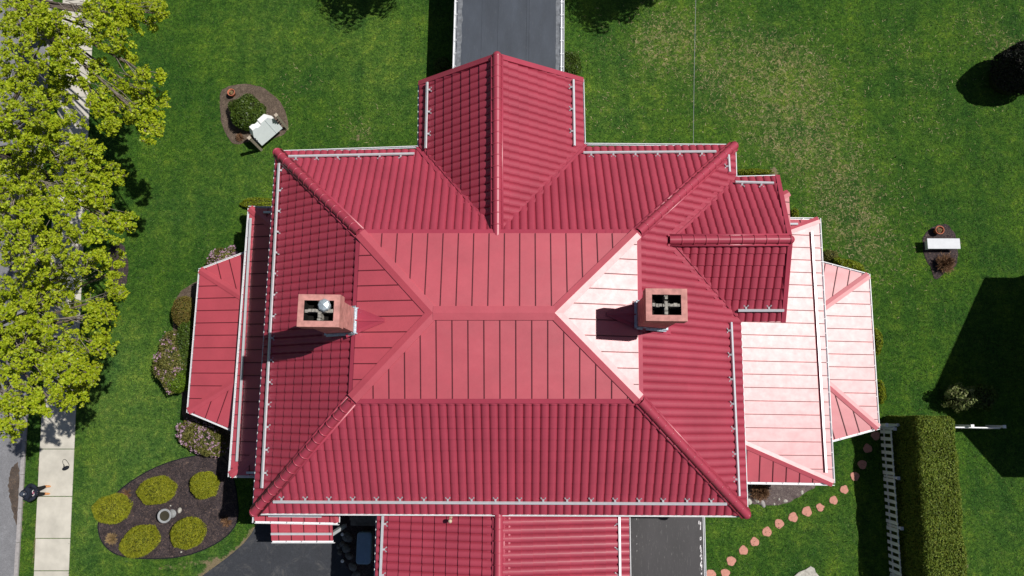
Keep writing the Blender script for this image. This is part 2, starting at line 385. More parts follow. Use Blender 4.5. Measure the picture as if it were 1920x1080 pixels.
pale = blobmask([(260, 830, 3.2, .9), (230, 680, 2.6, .7), (330, 880, 1.5, .5), (170, 1000, 2.5, .8), (500, 60, 2.5, .4), (700, 70, 3, .5), (740, 180, 2.5, .35), (470, 330, 2.5, .4), (330, 400, 2, .3), (1150, 180, 3, .4), (1330, 60, 3.5, .25), (1500, 250, 4, .25), (1400, 960, 2, .3), (1560, 1000, 2, .3), (1850, 1010, 3, .3), (400, 1060, 1.6, .7)])
for nm, A in (('dry', dry), ('bare', bare), ('pale', pale)):
    at = me.attributes.new(nm, 'FLOAT', 'POINT'); at.data.foreach_set('value', np.concatenate([A.ravel(), np.zeros(4)]).astype(np.float32))
me.materials.append(MT['lawn']); lawn = bpy.data.objects.new('lawn', me); C.objects.link(lawn)
tag(lawn, 'mown green lawn with straw coloured patches', 'lawn', kind='structure')

def wob(a, b, n, amp, z=0):
    a = Vector(a); b = Vector(b); d = (b-a); x = Vector((-d.y, d.x, 0)).normalized()
    return [a+d*i/n+x*random.uniform(-amp, amp) for i in range(n+1)]
def smooth_ring(pts, sub=4, jit=0.02):
    n = len(pts); out = []
    for i in range(n):
        p0, p1, p2, p3 = [Vector(pts[(i+k) % n]) for k in (-1, 0, 1, 2)]
        for j in range(sub):
            t = j/sub
            q = 0.5*((2*p1)+(p2-p0)*t+(2*p0-5*p1+4*p2-p3)*t*t+(-p0+3*p1-3*p2+p3)*t**3)
            out.append(Vector((q.x+random.uniform(-jit, jit), q.y+random.uniform(-jit, jit), q.z)))
    return out
def ccw(r):
    a = sum(r[i][0]*r[(i+1) % len(r)][1]-r[(i+1) % len(r)][0]*r[i][1] for i in range(len(r)))
    return r if a > 0 else r[::-1]
# sidewalk slabs
def lerp(a, b, t): return a+(b-a)*t
swL0, swR0 = P(64, 1082), P(129, 1082); swL1, swR1 = P(118, 20), P(176, 20)
mb = MB(); gap = 0.012
cuts = [-1.2, 0.0, .085, .175, .285, .375, .465, .555, .645, .735, .825, .915, 1.005, 1.1, 1.2, 1.4]
cuts = [-.4, -.13, 0.010, 0.061, .128, .205, .29, .38, .47, .56, .65, .74, .83, .92, 1.01, 1.1, 1.2, 1.4]
for t0, t1 in zip(cuts[:-1], cuts[1:]):
    e = 0.0006
    a, b, c, d = lerp(swL0, swL1, t0+e), lerp(swR0, swR1, t0+e), lerp(swR0, swR1, t1-e), lerp(swL0, swL1, t1-e)
    j = random.uniform(-.02, .02); a.x += j; d.x += j; zt = .035+random.uniform(-.004, .004)
    mb.slab([a, b, c, d], -.1, zt)
tag(mb.build('path', 'slab'), 'pale concrete slab sidewalk', 'sidewalk', kind='structure')
# road and kerb
r0, r1 = P(28, 1082), P(92, 20)
dv = (r1-r0).normalized(); sd = Vector((-dv.y, dv.x, 0))
ra, rb = r0-dv*60, r1+dv*60
mb = MB(); mb.slab([rb+sd*9, ra+sd*9, ra, rb], -.2, .012); tag(mb.build('road', 'road'), 'grey asphalt street', 'road', kind='structure')
mb = MB(); k = .17
pts = np.arange(0, 60)
L = (rb-ra).length; nseg = int(L/1.5)
for i in range(nseg):
    a = ra+dv*(i*1.5+.008); b = ra+dv*((i+1)*1.5-.008); mb.slab([b, a, a-sd*k, b-sd*k], -.2, .085+random.uniform(-.005, .005))
tag(mb.build('kerb', 'curb'), 'grey stone kerb', 'kerb', kind='structure')
mb = MB()
pp = [(22, 880), (34, 868), (37, 900), (35, 930), (34, 960), (31, 985), (24, 960), (18, 930), (16, 905)]
mb.slab(ccw(smooth_ring(poly_px(pp, 0), 6, .035)), .005, .016); tag(mb.build('road_stain', 'dirt'), 'brown leaf dirt on the road by the kerb', 'dirt', kind='structure')
# driveway
dr = [(505, 968), (481, 984), (472, 1000), (458, 1018), (440, 1034), (420, 1050), (398, 1066), (376, 1082), (330, 1110), (330, 1200), (760, 1200), (760, 965)]
mb = MB(); mb.slab(poly_px(dr, 0), -.2, .02); tag(mb.build('driveway', 'drive'), 'dark sealed asphalt driveway', 'driveway', kind='structure')
# beds
BEDS = []
def bed(name, pts, mat, label, z=.03, jit=.03):
    r = ccw(smooth_ring(poly_px(pts, 0), 4, jit)); BEDS.append(r); c = sum(r, Vector())/len(r)
    mb = MB(); n = len(r)
    rings = [[(p.x, p.y, -.02) for p in r], [(p.x, p.y, z*.5) for p in r], [(c.x+(p.x-c.x)*.93, c.y+(p.y-c.y)*.93, z) for p in r], [(c.x+(p.x-c.x)*.5, c.y+(p.y-c.y)*.5, z*1.6) for p in r]]
    vs = [v for q in rings for v in q]
    fs = [(k*n+i, k*n+(i+1) % n, (k+1)*n+(i+1) % n, (k+1)*n+i) for k in range(3) for i in range(n)]+[tuple(3*n+i for i in range(n))]
    mb.raw(vs, fs); return tag(mb.build(name, mat), label, 'flower bed', kind='structure')
ovalpx = [(408, 853), (370, 854), (325, 864), (280, 882), (238, 908), (208, 935), (190, 962), (184, 992), (194, 1020), (220, 1040), (262, 1047), (310, 1047), (355, 1040), (400, 1022), (432, 998), (446, 970), (444, 930), (436, 890), (424, 862)]
bed('mulch_bed', ovalpx, 'mulch', 'oval bed of dark mulch')
r = smooth_ring(poly_px(ovalpx, .03), 4, .0); mbx = MB(); mbx.tube(r+[r[0]], .022, 6, False)
tag(mbx.build('bed_edging', 'black'), 'thin black edging round the oval bed', 'edging', kind='structure')
bed('mulch_bed', [(413, 180), (428, 162), (470, 158), (505, 172), (530, 200), (540, 238), (520, 258), (480, 262), (450, 270), (430, 262), (415, 225)], 'mulch2', 'brown mulch bed below the sign')
bed('mulch_bed', [(1740, 432), (1758, 422), (1776, 422), (1790, 440), (1796, 470), (1792, 498), (1772, 510), (1754, 524), (1744, 500), (1732, 478), (1730, 450)], 'mulch', 'dark mulch bed below the bench')
bed('mulch_bed', [(1395, 895), (1400, 938), (1420, 946), (1460, 946), (1490, 936), (1520, 918), (1535, 905), (1530, 890)], 'gravelbed', 'grey soil bed beside the porch')
bed('mulch_bed', [(626, 968), (640, 1000), (640, 1040), (660, 1080), (680, 1110), (720, 1110), (720, 960)], 'mulch', 'dark bed in the corner beside the wing')
bed('mulch_bed', [(205, 470), (222, 455), (236, 470), (240, 510), (232, 540), (214, 545), (205, 510)], 'mulch', 'mulch ring below the maple')
bed('mulch_bed', [(340, 545), (325, 640), (340, 730), (345, 790), (370, 850), (440, 850), (440, 540)], 'mulch2', 'planting strip beside the west bay')

# grass tufts over the visible lawn
MT['blade'] = leafmat('grass_blades', [(0.018, 0.060, 0.006), (0.045, 0.13, 0.012), (0.09, 0.20, 0.02), (0.03, 0.09, 0.01), (0.16, 0.25, 0.045)], 0.6, 0.25)
MT['straw'] = leafmat('straw_tufts', [(0.42, 0.36, 0.19), (0.26, 0.25, 0.10), (0.55, 0.46, 0.28)], 0.8, 0.15)
def inpoly(x, y, ring):
    c = np.zeros(len(x), bool); n = len(ring)
    for i in range(n):
        x1, y1 = ring[i][0], ring[i][1]; x2, y2 = ring[(i+1) % n][0], ring[(i+1) % n][1]
        if abs(y2-y1) < 1e-9: continue
        k = ((y1 > y) != (y2 > y)) & (x < (x2-x1)*(y-y1)/(y2-y1)+x1); c ^= k
    return c
def sample(A, x, y):
    i = np.clip(((y-gy0)/st).astype(int), 0, ny-1); j = np.clip(((x-gx0)/st).astype(int), 0, nx-1); return A[i, j]
off_limits = BEDS + [poly_px(dr, 0), [swL0-dv*20, swR0-dv*20, swR1+dv*20, swL1+dv*20], [ra, rb, rb+sd*9, ra+sd*9], [ra, rb, rb-sd*.17, ra-sd*.17],
    [(-9.5, -3.2), (7.8, -3.2), (7.8, 9.7), (-9.5, 9.7)], [(-3.8, 9.7), (1.8, 9.7), (1.8, 30), (-3.8, 30)], [(-11.4, -2.4), (-9.5, -2.4), (-9.5, 7.9), (-11.4, 7.9)],
    [(7.8, -2.3), (12, -2.3), (12, 7.7), (7.8, 7.7)], [(-6, -16), (7.6, -16), (7.6, -3), (-6, -3)]]
def field(n, seed, weight=None):
    g = np.random.default_rng(seed); x = g.uniform(-27, 26, n); y = g.uniform(-9, 22, n); ok = np.ones(n, bool)
    for q in off_limits: ok &= ~inpoly(x, y, q)
    if weight is not None: ok &= g.random(n) < weight(x, y)
    ok &= g.random(n) > 1.2*sample(bare, x, y)
    return x[ok], y[ok], g
def blades(x, y, g, ln, wd, flat):
    n = len(x); b = np.stack([x, y, np.zeros(n)], -1); a = g.uniform(0, 6.28, n); l = ln*g.uniform(.5, 1.3, (n, 1)); fl = g.uniform(*flat, (n, 1))
    d = np.stack([np.cos(a), np.sin(a), np.zeros(n)], -1)*fl+np.array([0, 0, 1.0])*(1-fl*.8); d = unit(d)*l; s_ = np.stack([-np.sin(a), np.cos(a), np.zeros(n)], -1)*wd*g.uniform(.6, 1.3, (n, 1))
    return np.stack([b-s_, b+s_, b+d+s_*.35, b+d-s_*.35], axis=1)
x, y, g = field(210000, 77); cl = np.sin(x*2.7+np.sin(y*1.9)*2)*np.cos(y*3.1+np.sin(x*1.3)*2); k = g.random(len(x)) < .55+.4*cl
tag(quadmesh('grass', blades(x[k], y[k], g, .085, .016, (.45, 1.0)), 'blade'), 'short green grass of the lawn', 'grass', kind='stuff')
x, y, g = field(260000, 78, lambda x, y: np.clip(sample(dry, x, y), 0, 1.0)*.33*np.clip(.25+1.3*np.maximum(0, np.sin(x*3.3+2*np.sin(y*2.1))*np.sin(y*3.7+2*np.sin(x*1.7))), 0, 1))
tag(quadmesh('dry_grass', blades(x, y, g, .13, .013, (.7, 1.1)), 'straw'), 'pale straw tufts in the worn lawn', 'grass', kind='stuff')

# ------------------------------------------------------------------ house
wroot = P(960, 600, 0); wroot.z = 0
house = empty('red_roof_house', Vector((-0.8, 3.2, 0)), 'large cream house with a red steel roof, two chimneys and wings on every side', 'house')
def part(mb, name, mats, parent=house, smooth=False, label=None):
    # children of parts get their grandparent's frame removed as well
    o = mb.build(name, mats, None, smooth)
    off = Vector((0, 0, 0)); q = parent
    while q is not None: off += q.location; q = q.parent
    o.data.transform(Matrix.Translation(-off)); o.parent = parent
    if label: o['label'] = label
    return o

class Plane:
    def __init__(s, A, B, C_):
        s.A = Vector(A); s.B = Vector(B); s.C = Vector(C_)
        s.n = (s.B-s.A).cross(s.C-s.A).normalized()
        if s.n.z < 0: s.n = -s.n
        u = s.B-s.A; u.z = 0; s.u = u.normalized()
        w = Vector((-s.u.y, s.u.x, 0))
        d = s.C-s.A; d.z = 0
        if w.dot(d) < 0: w = -w
        s.w = w
    def z(s, x, y): return s.A.z-(s.n.x*(x-s.A.x)+s.n.y*(y-s.A.y))/s.n.z
    def at(s, x, y, dz=0): return Vector((x, y, s.z(x, y)+dz))
    def px(s, px, py, dz=0):
        r = np.array([px-960, py-540, F]); d = Vector((r@En, r@Nn, -(r@Dn))); o = Vector((0, 0, HC))
        t = (s.A-o+s.n*dz).dot(s.n)/d.dot(s.n); return o+d*t
PER = 0.293; ROW = 0.47
PROF = [(0, 0), (.06, .30), (.17, .72), (.32, .95), (.48, 1), (.66, .95), (.84, .70), (.95, .25)]
def tile_slope(pl, ring, name='roof_slope', parent=house, amp=.09, phase=0.0, per=PER):
    """pressed steel tiles: waves along the eave, a step per course, cut to ring (plan, convex)"""
    ring = ccw([Vector((p[0], p[1], 0)) for p in ring])
    us = [(p-pl.A).dot(pl.u) for p in ring]; ws = [(p-pl.A).dot(pl.w) for p in ring]
    u0 = math.floor(min(us)/per)-1; u1 = math.ceil(max(us)/per)+1
    tan = math.hypot(pl.n.x, pl.n.y)/pl.n.z; cosA = pl.n.z; rw = ROW*cosA
    w0 = math.floor(min(ws)/rw); w1 = math.ceil(max(ws)/rw)
    U = []; Hh = []
    for k in range(u0, u1):
        for f_, h_ in PROF: U.append((k+f_+phase)*per); Hh.append(h_*amp)
    V = []
    for k in range(w0, w1): V += [(k*rw, .055), ((k+1)*rw-.004, 0.0)]
    base = Vector((pl.A.x, pl.A.y, 0)); vs = []
    slope_s = 1 if True else 0
    for w, hv in V:
        for u, h in zip(U, Hh):
            p = base+pl.u*u+pl.w*w; vs.append((p.x, p.y, pl.z(p.x, p.y)+(h+hv)))
    nu = len(U); nv = len(V)
    fs = [(j*nu+i, j*nu+i+1, (j+1)*nu+i+1, (j+1)*nu+i) for j in range(nv-1) for i in range(nu-1)]
    bm = bmesh.new(); me = bpy.data.meshes.new(name); me.from_pydata(vs, [], fs); bm.from_mesh(me)
    n = len(ring)
    for i in range(n):
        a = ring[i]; b = ring[(i+1) % n]; d = b-a
        if d.length < 1e-3: continue
        bmesh.ops.bisect_plane(bm, geom=bm.verts[:]+bm.edges[:]+bm.faces[:], plane_co=a, plane_no=Vector((d.y, -d.x, 0)).normalized(), clear_outer=True, dist=1e-5)
    bm.normal_update()
    if sum(f.normal.z for f in bm.faces) < 0: bmesh.ops.reverse_faces(bm, faces=bm.faces[:])
    off = Vector((0, 0, 0)); q = parent
    while q is not None: off += q.location; q = q.parent
    bm.transform(Matrix.Translation(-off)); bm.to_mesh(me); bm.free()
    me.materials.append(MT['tile'])
    o = bpy.data.objects.new(name, me); C.objects.link(o); o.parent = parent
    return o
def clip_seg(a, d, ring):
    """part of the line a+t*d inside a convex CCW plan ring"""
    t0, t1 = -1e9, 1e9
    for i in range(len(ring)):
        p = ring[i]; e = ring[(i+1) % len(ring)]-p; nrm = Vector((-e.y, e.x))
        den = nrm.x*d.x+nrm.y*d.y; num = nrm.x*(p.x-a.x)+nrm.y*(p.y-a.y)
        if abs(den) < 1e-9:
            if num > 0: return None
            continue
        t = num/den
        if den > 0: t0 = max(t0, t)
        else: t1 = min(t1, t)
    return (t0, t1) if t1-t0 > .05 else None
def seam_slope(pl, ring, spacing=.54, name='metal_roof_panel', parent=house, thick=.05, off=0.1, margin=0.0):
    ring = ccw([Vector((p[0], p[1], 0)) for p in ring]); top = [pl.at(p.x, p.y) for p in ring]
    mb = MB(); mb.prism([p-Vector((0, 0, thick)) for p in top], top)
    us = [(p-pl.A).dot(pl.u) for p in ring]
    k = min(us)+off*spacing; mb.cur = 1
    while k < max(us):
        a = Vector((pl.A.x, pl.A.y, 0))+pl.u*k; c = clip_seg(a, pl.w, ring)
        if c:
            p, q = a+pl.w*(c[0]+.01), a+pl.w*(c[1]-.01-margin)
            if (q-p).dot(pl.w) > .1:
                mb.cur = 1; mb.bar(pl.at(p.x, p.y, .012), pl.at(q.x, q.y, .012), .03, .03)
        k += spacing
    mb.cur = 0
    return part(mb, name, ['seam', 'seam_shadow'], parent)
def round_cap(a, b, r=.15, name='ridge_cap', ends=True, step=.42, parent=house):
    a = Vector(a); b = Vector(b); L = (b-a).length; d = (b-a)/L; n = max(1, round(L/step)); mb = MB()
    for i in range(n):
        p = a+d*(L*i/n-.01); q = a+d*(L*(i+1)/n+.01); mb.tube([p, q], [r*1.0, r*.95], 14, False)
        e = a+d*(L*i/n); mb.tube([e-d*.022, e-d*.018, e+d*.018, e+d*.022], [r*.96, r*1.12, r*1.12, r*.96], 14, False)
    if ends: mb.ball(a, r*1.03, 14, 8)
    # side flanges of the cap
    x = d.cross(Vector((0, 0, 1))).normalized(); up = x.cross(d)
    for s in (-1, 1): mb.bar(a+x*s*(r+.02)-up*.03, b+x*s*(r+.02)-up*.03, .10, .05, up)
    return part(mb, name, 'cap', parent, True)
def flat_cap(a, b, plA, plB, w=.21, lift=.045, name='hip_flashing', parent=house):
    a = Vector(a); b = Vector(b); d = (b-a); h = Vector((d.x, d.y, 0)).normalized(); x = Vector((-h.y, h.x, 0)); mb = MB()
    mid = [a+Vector((0, 0, lift+.02)), b+Vector((0, 0, lift+.02))]
    for s in (-1, 1):
        pa = a+x*s*w; pb = b+x*s*w
        P1 = plA if ((plA.z(pa.x+x.x*s, pa.y+x.y*s)) < (plB.z(pa.x+x.x*s, pa.y+x.y*s))) else plB
        lo = [P1.at(pa.x, pa.y, lift), P1.at(pb.x, pb.y, lift)]
        mb.face([mid[0], mid[1], lo[1], lo[0]] if s < 0 else [mid[1], mid[0], lo[0], lo[1]])
        lo2 = [p-Vector((0, 0, lift+.02)) for p in lo]
        mb.face([lo[0], lo[1], lo2[1], lo2[0]] if s < 0 else [lo[1], lo[0], lo2[0], lo2[1]])
    return part(mb, name, 'seam', parent)
def gutter(pts, name='gutter', parent=house, w=.085, straps=True, closed=False, side=None):
    mb = MB(); pts = [Vector(p) for p in pts]; w = w if straps else .06
    for a, b in zip(pts[:-1], pts[1:]):
        d = (b-a).normalized(); x = Vector((d.y, -d.x, 0)).normalized()   # outward = right of travel
        z = Vector((0, 0, 1))
        o1 = x*w
        mb.bar(a-z*.10+o1*.5, b-z*.10+o1*.5, w, .012)
        mb.bar(a+o1-z*.045, b+o1-z*.045+d*w*.9, .024, .11)
        mb.bar(a-z*.07, b-z*.07, .02, .10)
        if straps:
            L = (b-a).length; n = int(L/.62)
            for i in range(1, n): p = a+d*(L*i/n); mb.bar(p-x*.04+z*.005, p+o1+z*.015, .028, .012)
    return part(mb, name, 'white', parent)
def snow_rail(pl, pa, pb, name='snow_rail', spacing=.85, lift=.17, parent=house, brk=True):
    a = pl.px(pa[0], pa[1], lift); b = pl.px(pb[0], pb[1], lift); d = (b-a).normalized(); mb = MB()
    mb.bar(a, b, .085, .06, pl.n)
    r = part(mb, name, 'rail', parent)
    if brk:
        up = pl.n.cross(d); up = up if up.dot(pl.w) > 0 else -up
        L = (b-a).length; n = max(2, int(round(L/spacing)))
        for i in range(n):
            p = a+d*(L*(i+.35)/n); g = p-pl.n*(lift-.09); mb = MB()
            mb.bar(p+up*.03, g+up*.10, .07, .03, pl.n); mb.bar(g+up*.08, g+up*.15+d*.075, .026, .025, pl.n); mb.bar(g+up*.08, g+up*.15-d*.075, .026, .025, pl.n)
            mb.bar(g+up*.14+d*.075, g+up*.18+d*.075, .045, .04, pl.n); mb.bar(g+up*.14-d*.075, g+up*.18-d*.075, .045, .04, pl.n)
            part(mb, 'rail_bracket', 'bracket_grey', r)
    return r

ZE, ZD, ZR = 6.5, 9.2, 9.95
SW, SE, NE, NW = P(476, 962, ZE), P(1400, 966, ZE), P(1377, 273, ZE), P(519, 285, ZE)
dSW, dSE, dNE, dNW = P(662, 748, ZD), P(1197, 748, ZD), P(1193, 439, ZD), P(677, 439, ZD)
pS = Plane(SW, SE, (dSW+dSE)/2); pN = Plane(NW, NE, (dNW+dNE)/2); pW = Plane(SW, NW, (dSW+dNW)/2); pE = Plane(SE, NE, (dSE+dNE)/2)
tile_slope(pS, [SW, SE, dSE, dSW]); tile_slope(pE, [SE, NE, dNE, dSE]); tile_slope(pN, [NE, NW, dNW, dNE]); tile_slope(pW, [NW, SW, dSW, dNW])
# hips
for a, b in ((SW, dSW), (SE, dSE), (NE, dNE), (NW, dNW)):
    d = (b-a).normalized(); u = Vector((0, 0, .06)); round_cap(a+d*.05+u, b-d*.1+u, .165, 'hip_cap')
# upper deck
zl = .15
E1, E2, E3, E4 = [Vector((p.x, p.y, ZD+zl)) for p in (dSW, dSE, dNE, dNW)]
RW, RE = P(812, 587, ZR), P(1040, 587, ZR)
qS = Plane(E1, E2, RW); qE = Plane(E2, E3, RE); qN = Plane(E3, E4, RW); qW = Plane(E4, E1, RW)
seam_slope(qS, [E1, E2, RE, RW], off=.35); seam_slope(qE, [E2, E3, RE], off=.9); seam_slope(qN, [E3, E4, RW, RE], off=.6); seam_slope(qW, [E4, E1, RW], off=.5)
flat_cap(E1, RW, qS, qW); flat_cap(E2, RE, qS, qE); flat_cap(E3, RE, qN, qE); flat_cap(E4, RW, qN, qW); flat_cap(RW, RE, qS, qN, .24, .06, 'ridge_flashing')
mb = MB()
for a, b in ((E1, E2), (E2, E3), (E3, E4), (E4, E1)):
    d = (b-a).normalized(); x = Vector((d.y, -d.x, 0)); z = Vector((0, 0, 1))
    mb.bar(a-z*.09-x*.02, b-z*.09-x*.02, .03, .16); mb.bar(a-z*.07+x*.07-d*.05, b-z*.07+x*.07+d*.05, .18, .035, (x*.45+z).normalized())
part(mb, 'deck_fascia', 'cap')

# gable wings
def gable(eA, eB, rA, rB, name, openend, ring1, ring2, rails=True): pass
# north wing
nW1, nW0 = P(787, 157, ZE), P(786, 276, ZE); nE1, nE0 = P(1092, 151, ZE), P(1095, 271, ZE); nR1 = P(932, 106, 9.15); nR0 = P(932, 442, 9.15)
nr = nR0.copy()
kW = Plane(nW1, nW0, nR1); kE = Plane(nE1, nE0, nR1)
vW = pN.px(921, 438); vE = pN.px(945, 438)
def ext(p, q, t): return p+(q-p)*t
tile_slope(kW, [nW1, nW0, Vector((nR0.x, nR0.y, 0)), Vector((nR1.x, nR1.y, 0))])
tile_slope(kE, [nE1, nE0, Vector((nR0.x, nR0.y, 0)), Vector((nR1.x, nR1.y, 0))])
u = Vector((0, 0, .07)); round_cap(nR1+u, nR0+u+Vector((0, -.05, 0)), .16)
def rake(a, b, name='rake_trim', w=.2, h=.14, parent=house):
    mb = MB(); z = Vector((0, 0, .06)); d = (b-a).normalized(); mb.bar(a+z, b+z, w, h); 
    return part(mb, name, 'cap', parent)
sh = Vector((0, -.02, 0))
rake(nW1+sh, nR1+sh); rake(nE1+sh, nR1+sh)
def valley(a, b, pl=None, w=.16, parent=house):
    mb = MB(); d = (b-a).normalized(); x = d.cross(Vector((0, 0, 1))).normalized()
    for s in (-1, 1): mb.bar(a+x*s*w*.6+Vector((0, 0, .075)), b+x*s*w*.6+Vector((0, 0, .075)), w*.55, .05)
    mb.bar(a+Vector((0, 0, .04)), b+Vector((0, 0, .04)), w*1.3, .03)
    return part(mb, 'valley_flashing', 'tile', parent)
valley(nW0+Vector((0, 0, .03)), nR0+Vector((-.1, 0, .0))); valley(nE0+Vector((0, 0, .03)), nR0+Vector((.1, 0, 0)))
# east gable
eN1, eN0 = P(1456, 331, ZE), P(1379, 333, ZE); eS1, eS0 = P(1467, 604, ZE), P(1387, 604, ZE); zr = 8.45
eR1 = P(1480, 450, zr); eR0 = P(1255, 451, zr)
gN = Plane(eN1, eN0, eR1); gS = Plane(eS1, eS0, eR1)
tile_slope(gN, [eN1, eN0, eR0, eR1]); tile_slope(gS, [eS1, eS0, eR0, eR1])
round_cap(eR1+u, eR0+u, .16); 
for p in (eN1, eS1): rake(p, eR1, w=.17)
valley(eN0, eR0+Vector((.0, .08, 0))); valley(eS0, eR0+Vector((0, -.08, 0)))
# south wing
zs = 5.2; sW0, sW1 = P(708, 964, zs), P(703, 1130, zs); sE0, sE1 = P(1178, 964, zs), P(1181, 1130, zs); sz = 6.33
sW0.y += 1.2; sE0.y += 1.2
sR0, sR1 = P(935, 940, sz), P(934, 1160, sz)
cy = sW1.y; sR1.y = cy; sE1.y = cy
hW = Plane(sW0, sW1, sR0); hE = Plane(sE0, sE1, sR0)
tile_slope(hW, [sW0, sW1, sR1, Vector((sR0.x, sW0.y, 0))]); tile_slope(hE, [sE0, sE1, sR1, Vector((sR0.x, sW0.y, 0))], phase=.3)
round_cap(Vector((sR1.x, sR1.y, sz))+u, Vector((sR0.x, sR0.y+.3, sz))+u, .17)
mb = MB(); mb.bar(Vector((sR0.x-.33, sR0.y, sz-.06)), Vector((sR1.x-.33, sR1.y, sz-.06)), .2, .06, hW.n); mb.bar(Vector((sR0.x+.33, sR0.y, sz-.06)), Vector((sR1.x+.33, sR1.y, sz-.06)), .2, .06, hE.n)
part(mb, 'ridge_flashing', 'cap')

# gutters on tile roofs (outward is to the right of travel)
def low(p, z=.02): return Vector((p[0], p[1], p[2]-z))
gutter([low(SW), low(SE)], straps=False); gutter([low(SE), low(Vector((eS0.x, eS0.y, ZE)))], straps=False)
gutter([low(eN0), low(NE)], straps=False); gutter([low(NE), low(nE0)], straps=False); gutter([low(nE0), low(nE1)], straps=False)
gutter([low(nW1), low(nW0)], straps=False); gutter([low(nW0), low(NW)], straps=False); gutter([low(NW), low(SW)], straps=False)
gutter([low(eN1), low(eN0)], straps=False); gutter([low(sE1), low(sE0)], straps=False); gutter([low(sW0), low(sW1)], straps=False)
# snow rails
snow_rail(pS, (512, 941), (1363, 945)); snow_rail(pW, (523, 306), (491, 915)); snow_rail(pE, (1371, 604), (1386, 930))
snow_rail(pN, (541, 293), (777, 288)); snow_rail(pN, (1094, 286), (1343, 284)); snow_rail(pE, (1366, 290), (1368, 322), spacing=.5)
snow_rail(kW, (801, 154), (798, 278)); snow_rail(kE, (1075, 149), (1077, 273)); snow_rail(gN, (1379, 341), (1451, 343)); snow_rail(gS, (1384, 582), (1470, 582))
snow_rail(hW, (718, 966), (712, 1110)); snow_rail(hE, (1161, 966), (1163, 1110))

# west porch roof and west bay roof
def hip_porch(cN, cS, x_in, z0, rise, sgn, off=.4, dN=None, dS=None):
    """cN, cS eave corners; roof rises to x_in; hips with depth dN, dS along the house"""
    zt = z0+rise; tN = Vector((x_in, cN.y-dN, zt)); tS = Vector((x_in, cS.y+dS, zt))
    m1 = Plane(cN, cS, (tN+tS)/2)
    iN = Vector((x_in, cN.y, z0)); iS = Vector((x_in, cS.y, z0))
    m2 = Plane(cN, iN, tN); m3 = Plane(cS, iS, tS)
    seam_slope(m1, [cN, cS, tS, tN], off=off, spacing=.55); seam_slope(m2, [cN, iN, tN], off=.5, spacing=.55); seam_slope(m3, [cS, iS, tS], off=.5, spacing=.55)
    flat_cap(cN, tN, m1, m2, .16, .03); flat_cap(cS, tS, m1, m3, .16, .03)
    return m1, m2, m3
zp = 3.1
wN, wS = P(465, 390, zp), P(435, 891, zp); wS.x = wN.x = (wN.x+wS.x)/2
w1, w2, w3 = hip_porch(wN, wS, -10.1, zp, .45, -1, dN=1.6, dS=1.6)
gutter([low(Vector((-9.9, wN.y, zp))), low(wN), low(wS), low(Vector((-9.9, wS.y, zp)))])
snow_rail(w1, (470, 409), (444, 865), brk=False, lift=.09); snow_rail(w2, (494, 398), (508, 398), brk=False, lift=.08); snow_rail(w3, (462, 886), (482, 886), brk=False, lift=.08)
eN, eS = P(1536, 412, zp), P(1561, 906, zp); eN.x = eS.x = (eN.x+eS.x)/2
e1, e2, e3 = hip_porch(eN, eS, 8.0, zp, .52, 1, off=.3, dN=1.9, dS=2.0)
gutter([low(Vector((8.2, eS.y, zp))), low(eS), low(eN), low(Vector((8.2, eN.y, zp)))])
snow_rail(e1, (1522, 434), (1549, 886), brk=False, lift=.075); snow_rail(e2, (1478, 420), (1496, 420), brk=False, lift=.1)
def bay(oN, oS, iN, iS, tN, tS, z0, z1, sgn):
    oN, oS, iN, iS = [P(*p, z0) for p in (oN, oS, iN, iS)]; tN, tS = P(*tN, z1), P(*tS, z1)
    iN.x = iS.x = tN.x = tS.x = (tN.x+tS.x)/2-sgn*.25; oN.x = oS.x = (oN.x+oS.x)/2
    m1 = Plane(oN, oS, (tN+tS)/2); m2 = Plane(oN, iN, tN); m3 = Plane(oS, iS, tS)
    seam_slope(m1, [oN, oS, tS, tN], off=.35, spacing=.55); seam_slope(m2, [oN, iN, tN], off=.5, spacing=.55); seam_slope(m3, [oS, iS, tS], off=.5, spacing=.55)
    flat_cap(oN, tN, m1, m2, .16, .03); flat_cap(oS, tS, m1, m3, .16, .03)
    ring = [low(iN), low(oN), low(oS), low(iS)]
    if sgn > 0: ring = ring[::-1]
    gutter(ring, w=.07)
    return m1
bay((373, 506), (355, 771), (457, 469), (437, 811), (448, 560), (437, 712), 2.3, 2.8, -1)
bay((1629, 516), (1646, 802), (1544, 489), (1562, 830), (1545, 582), (1556, 712), 2.45, 2.68, 1)
# corner turret roof hidden behind the east gable
mb = MB(); q = [P(1462, 357, 4.6), P(1484, 357, 4.6), P(1486, 420, 4.6), P(1466, 420, 4.6)]; top = [P(1455, 400, 5.0)]
cx, cy_ = P(1484, 357, 4.6).x, P(1484, 357, 4.6).y
tA = Vector((cx, cy_, 4.3)); tB = Vector((cx, cy_-2.2, 4.3)); tC = Vector((cx-1.6, cy_-.9, 4.75)); tD = Vector((cx-1.6, cy_-2.2, 4.75)); tE = Vector((cx-1.6, cy_, 4.3))
tp1 = Plane(tA, tB, tC); tp2 = Plane(tA, tE, tC)
seam_slope(tp1, [tA, tB, tD, tC], off=.8); seam_slope(tp2, [tA, tE, tC], off=.6); flat_cap(tA, tC, tp1, tp2, .16, .03)
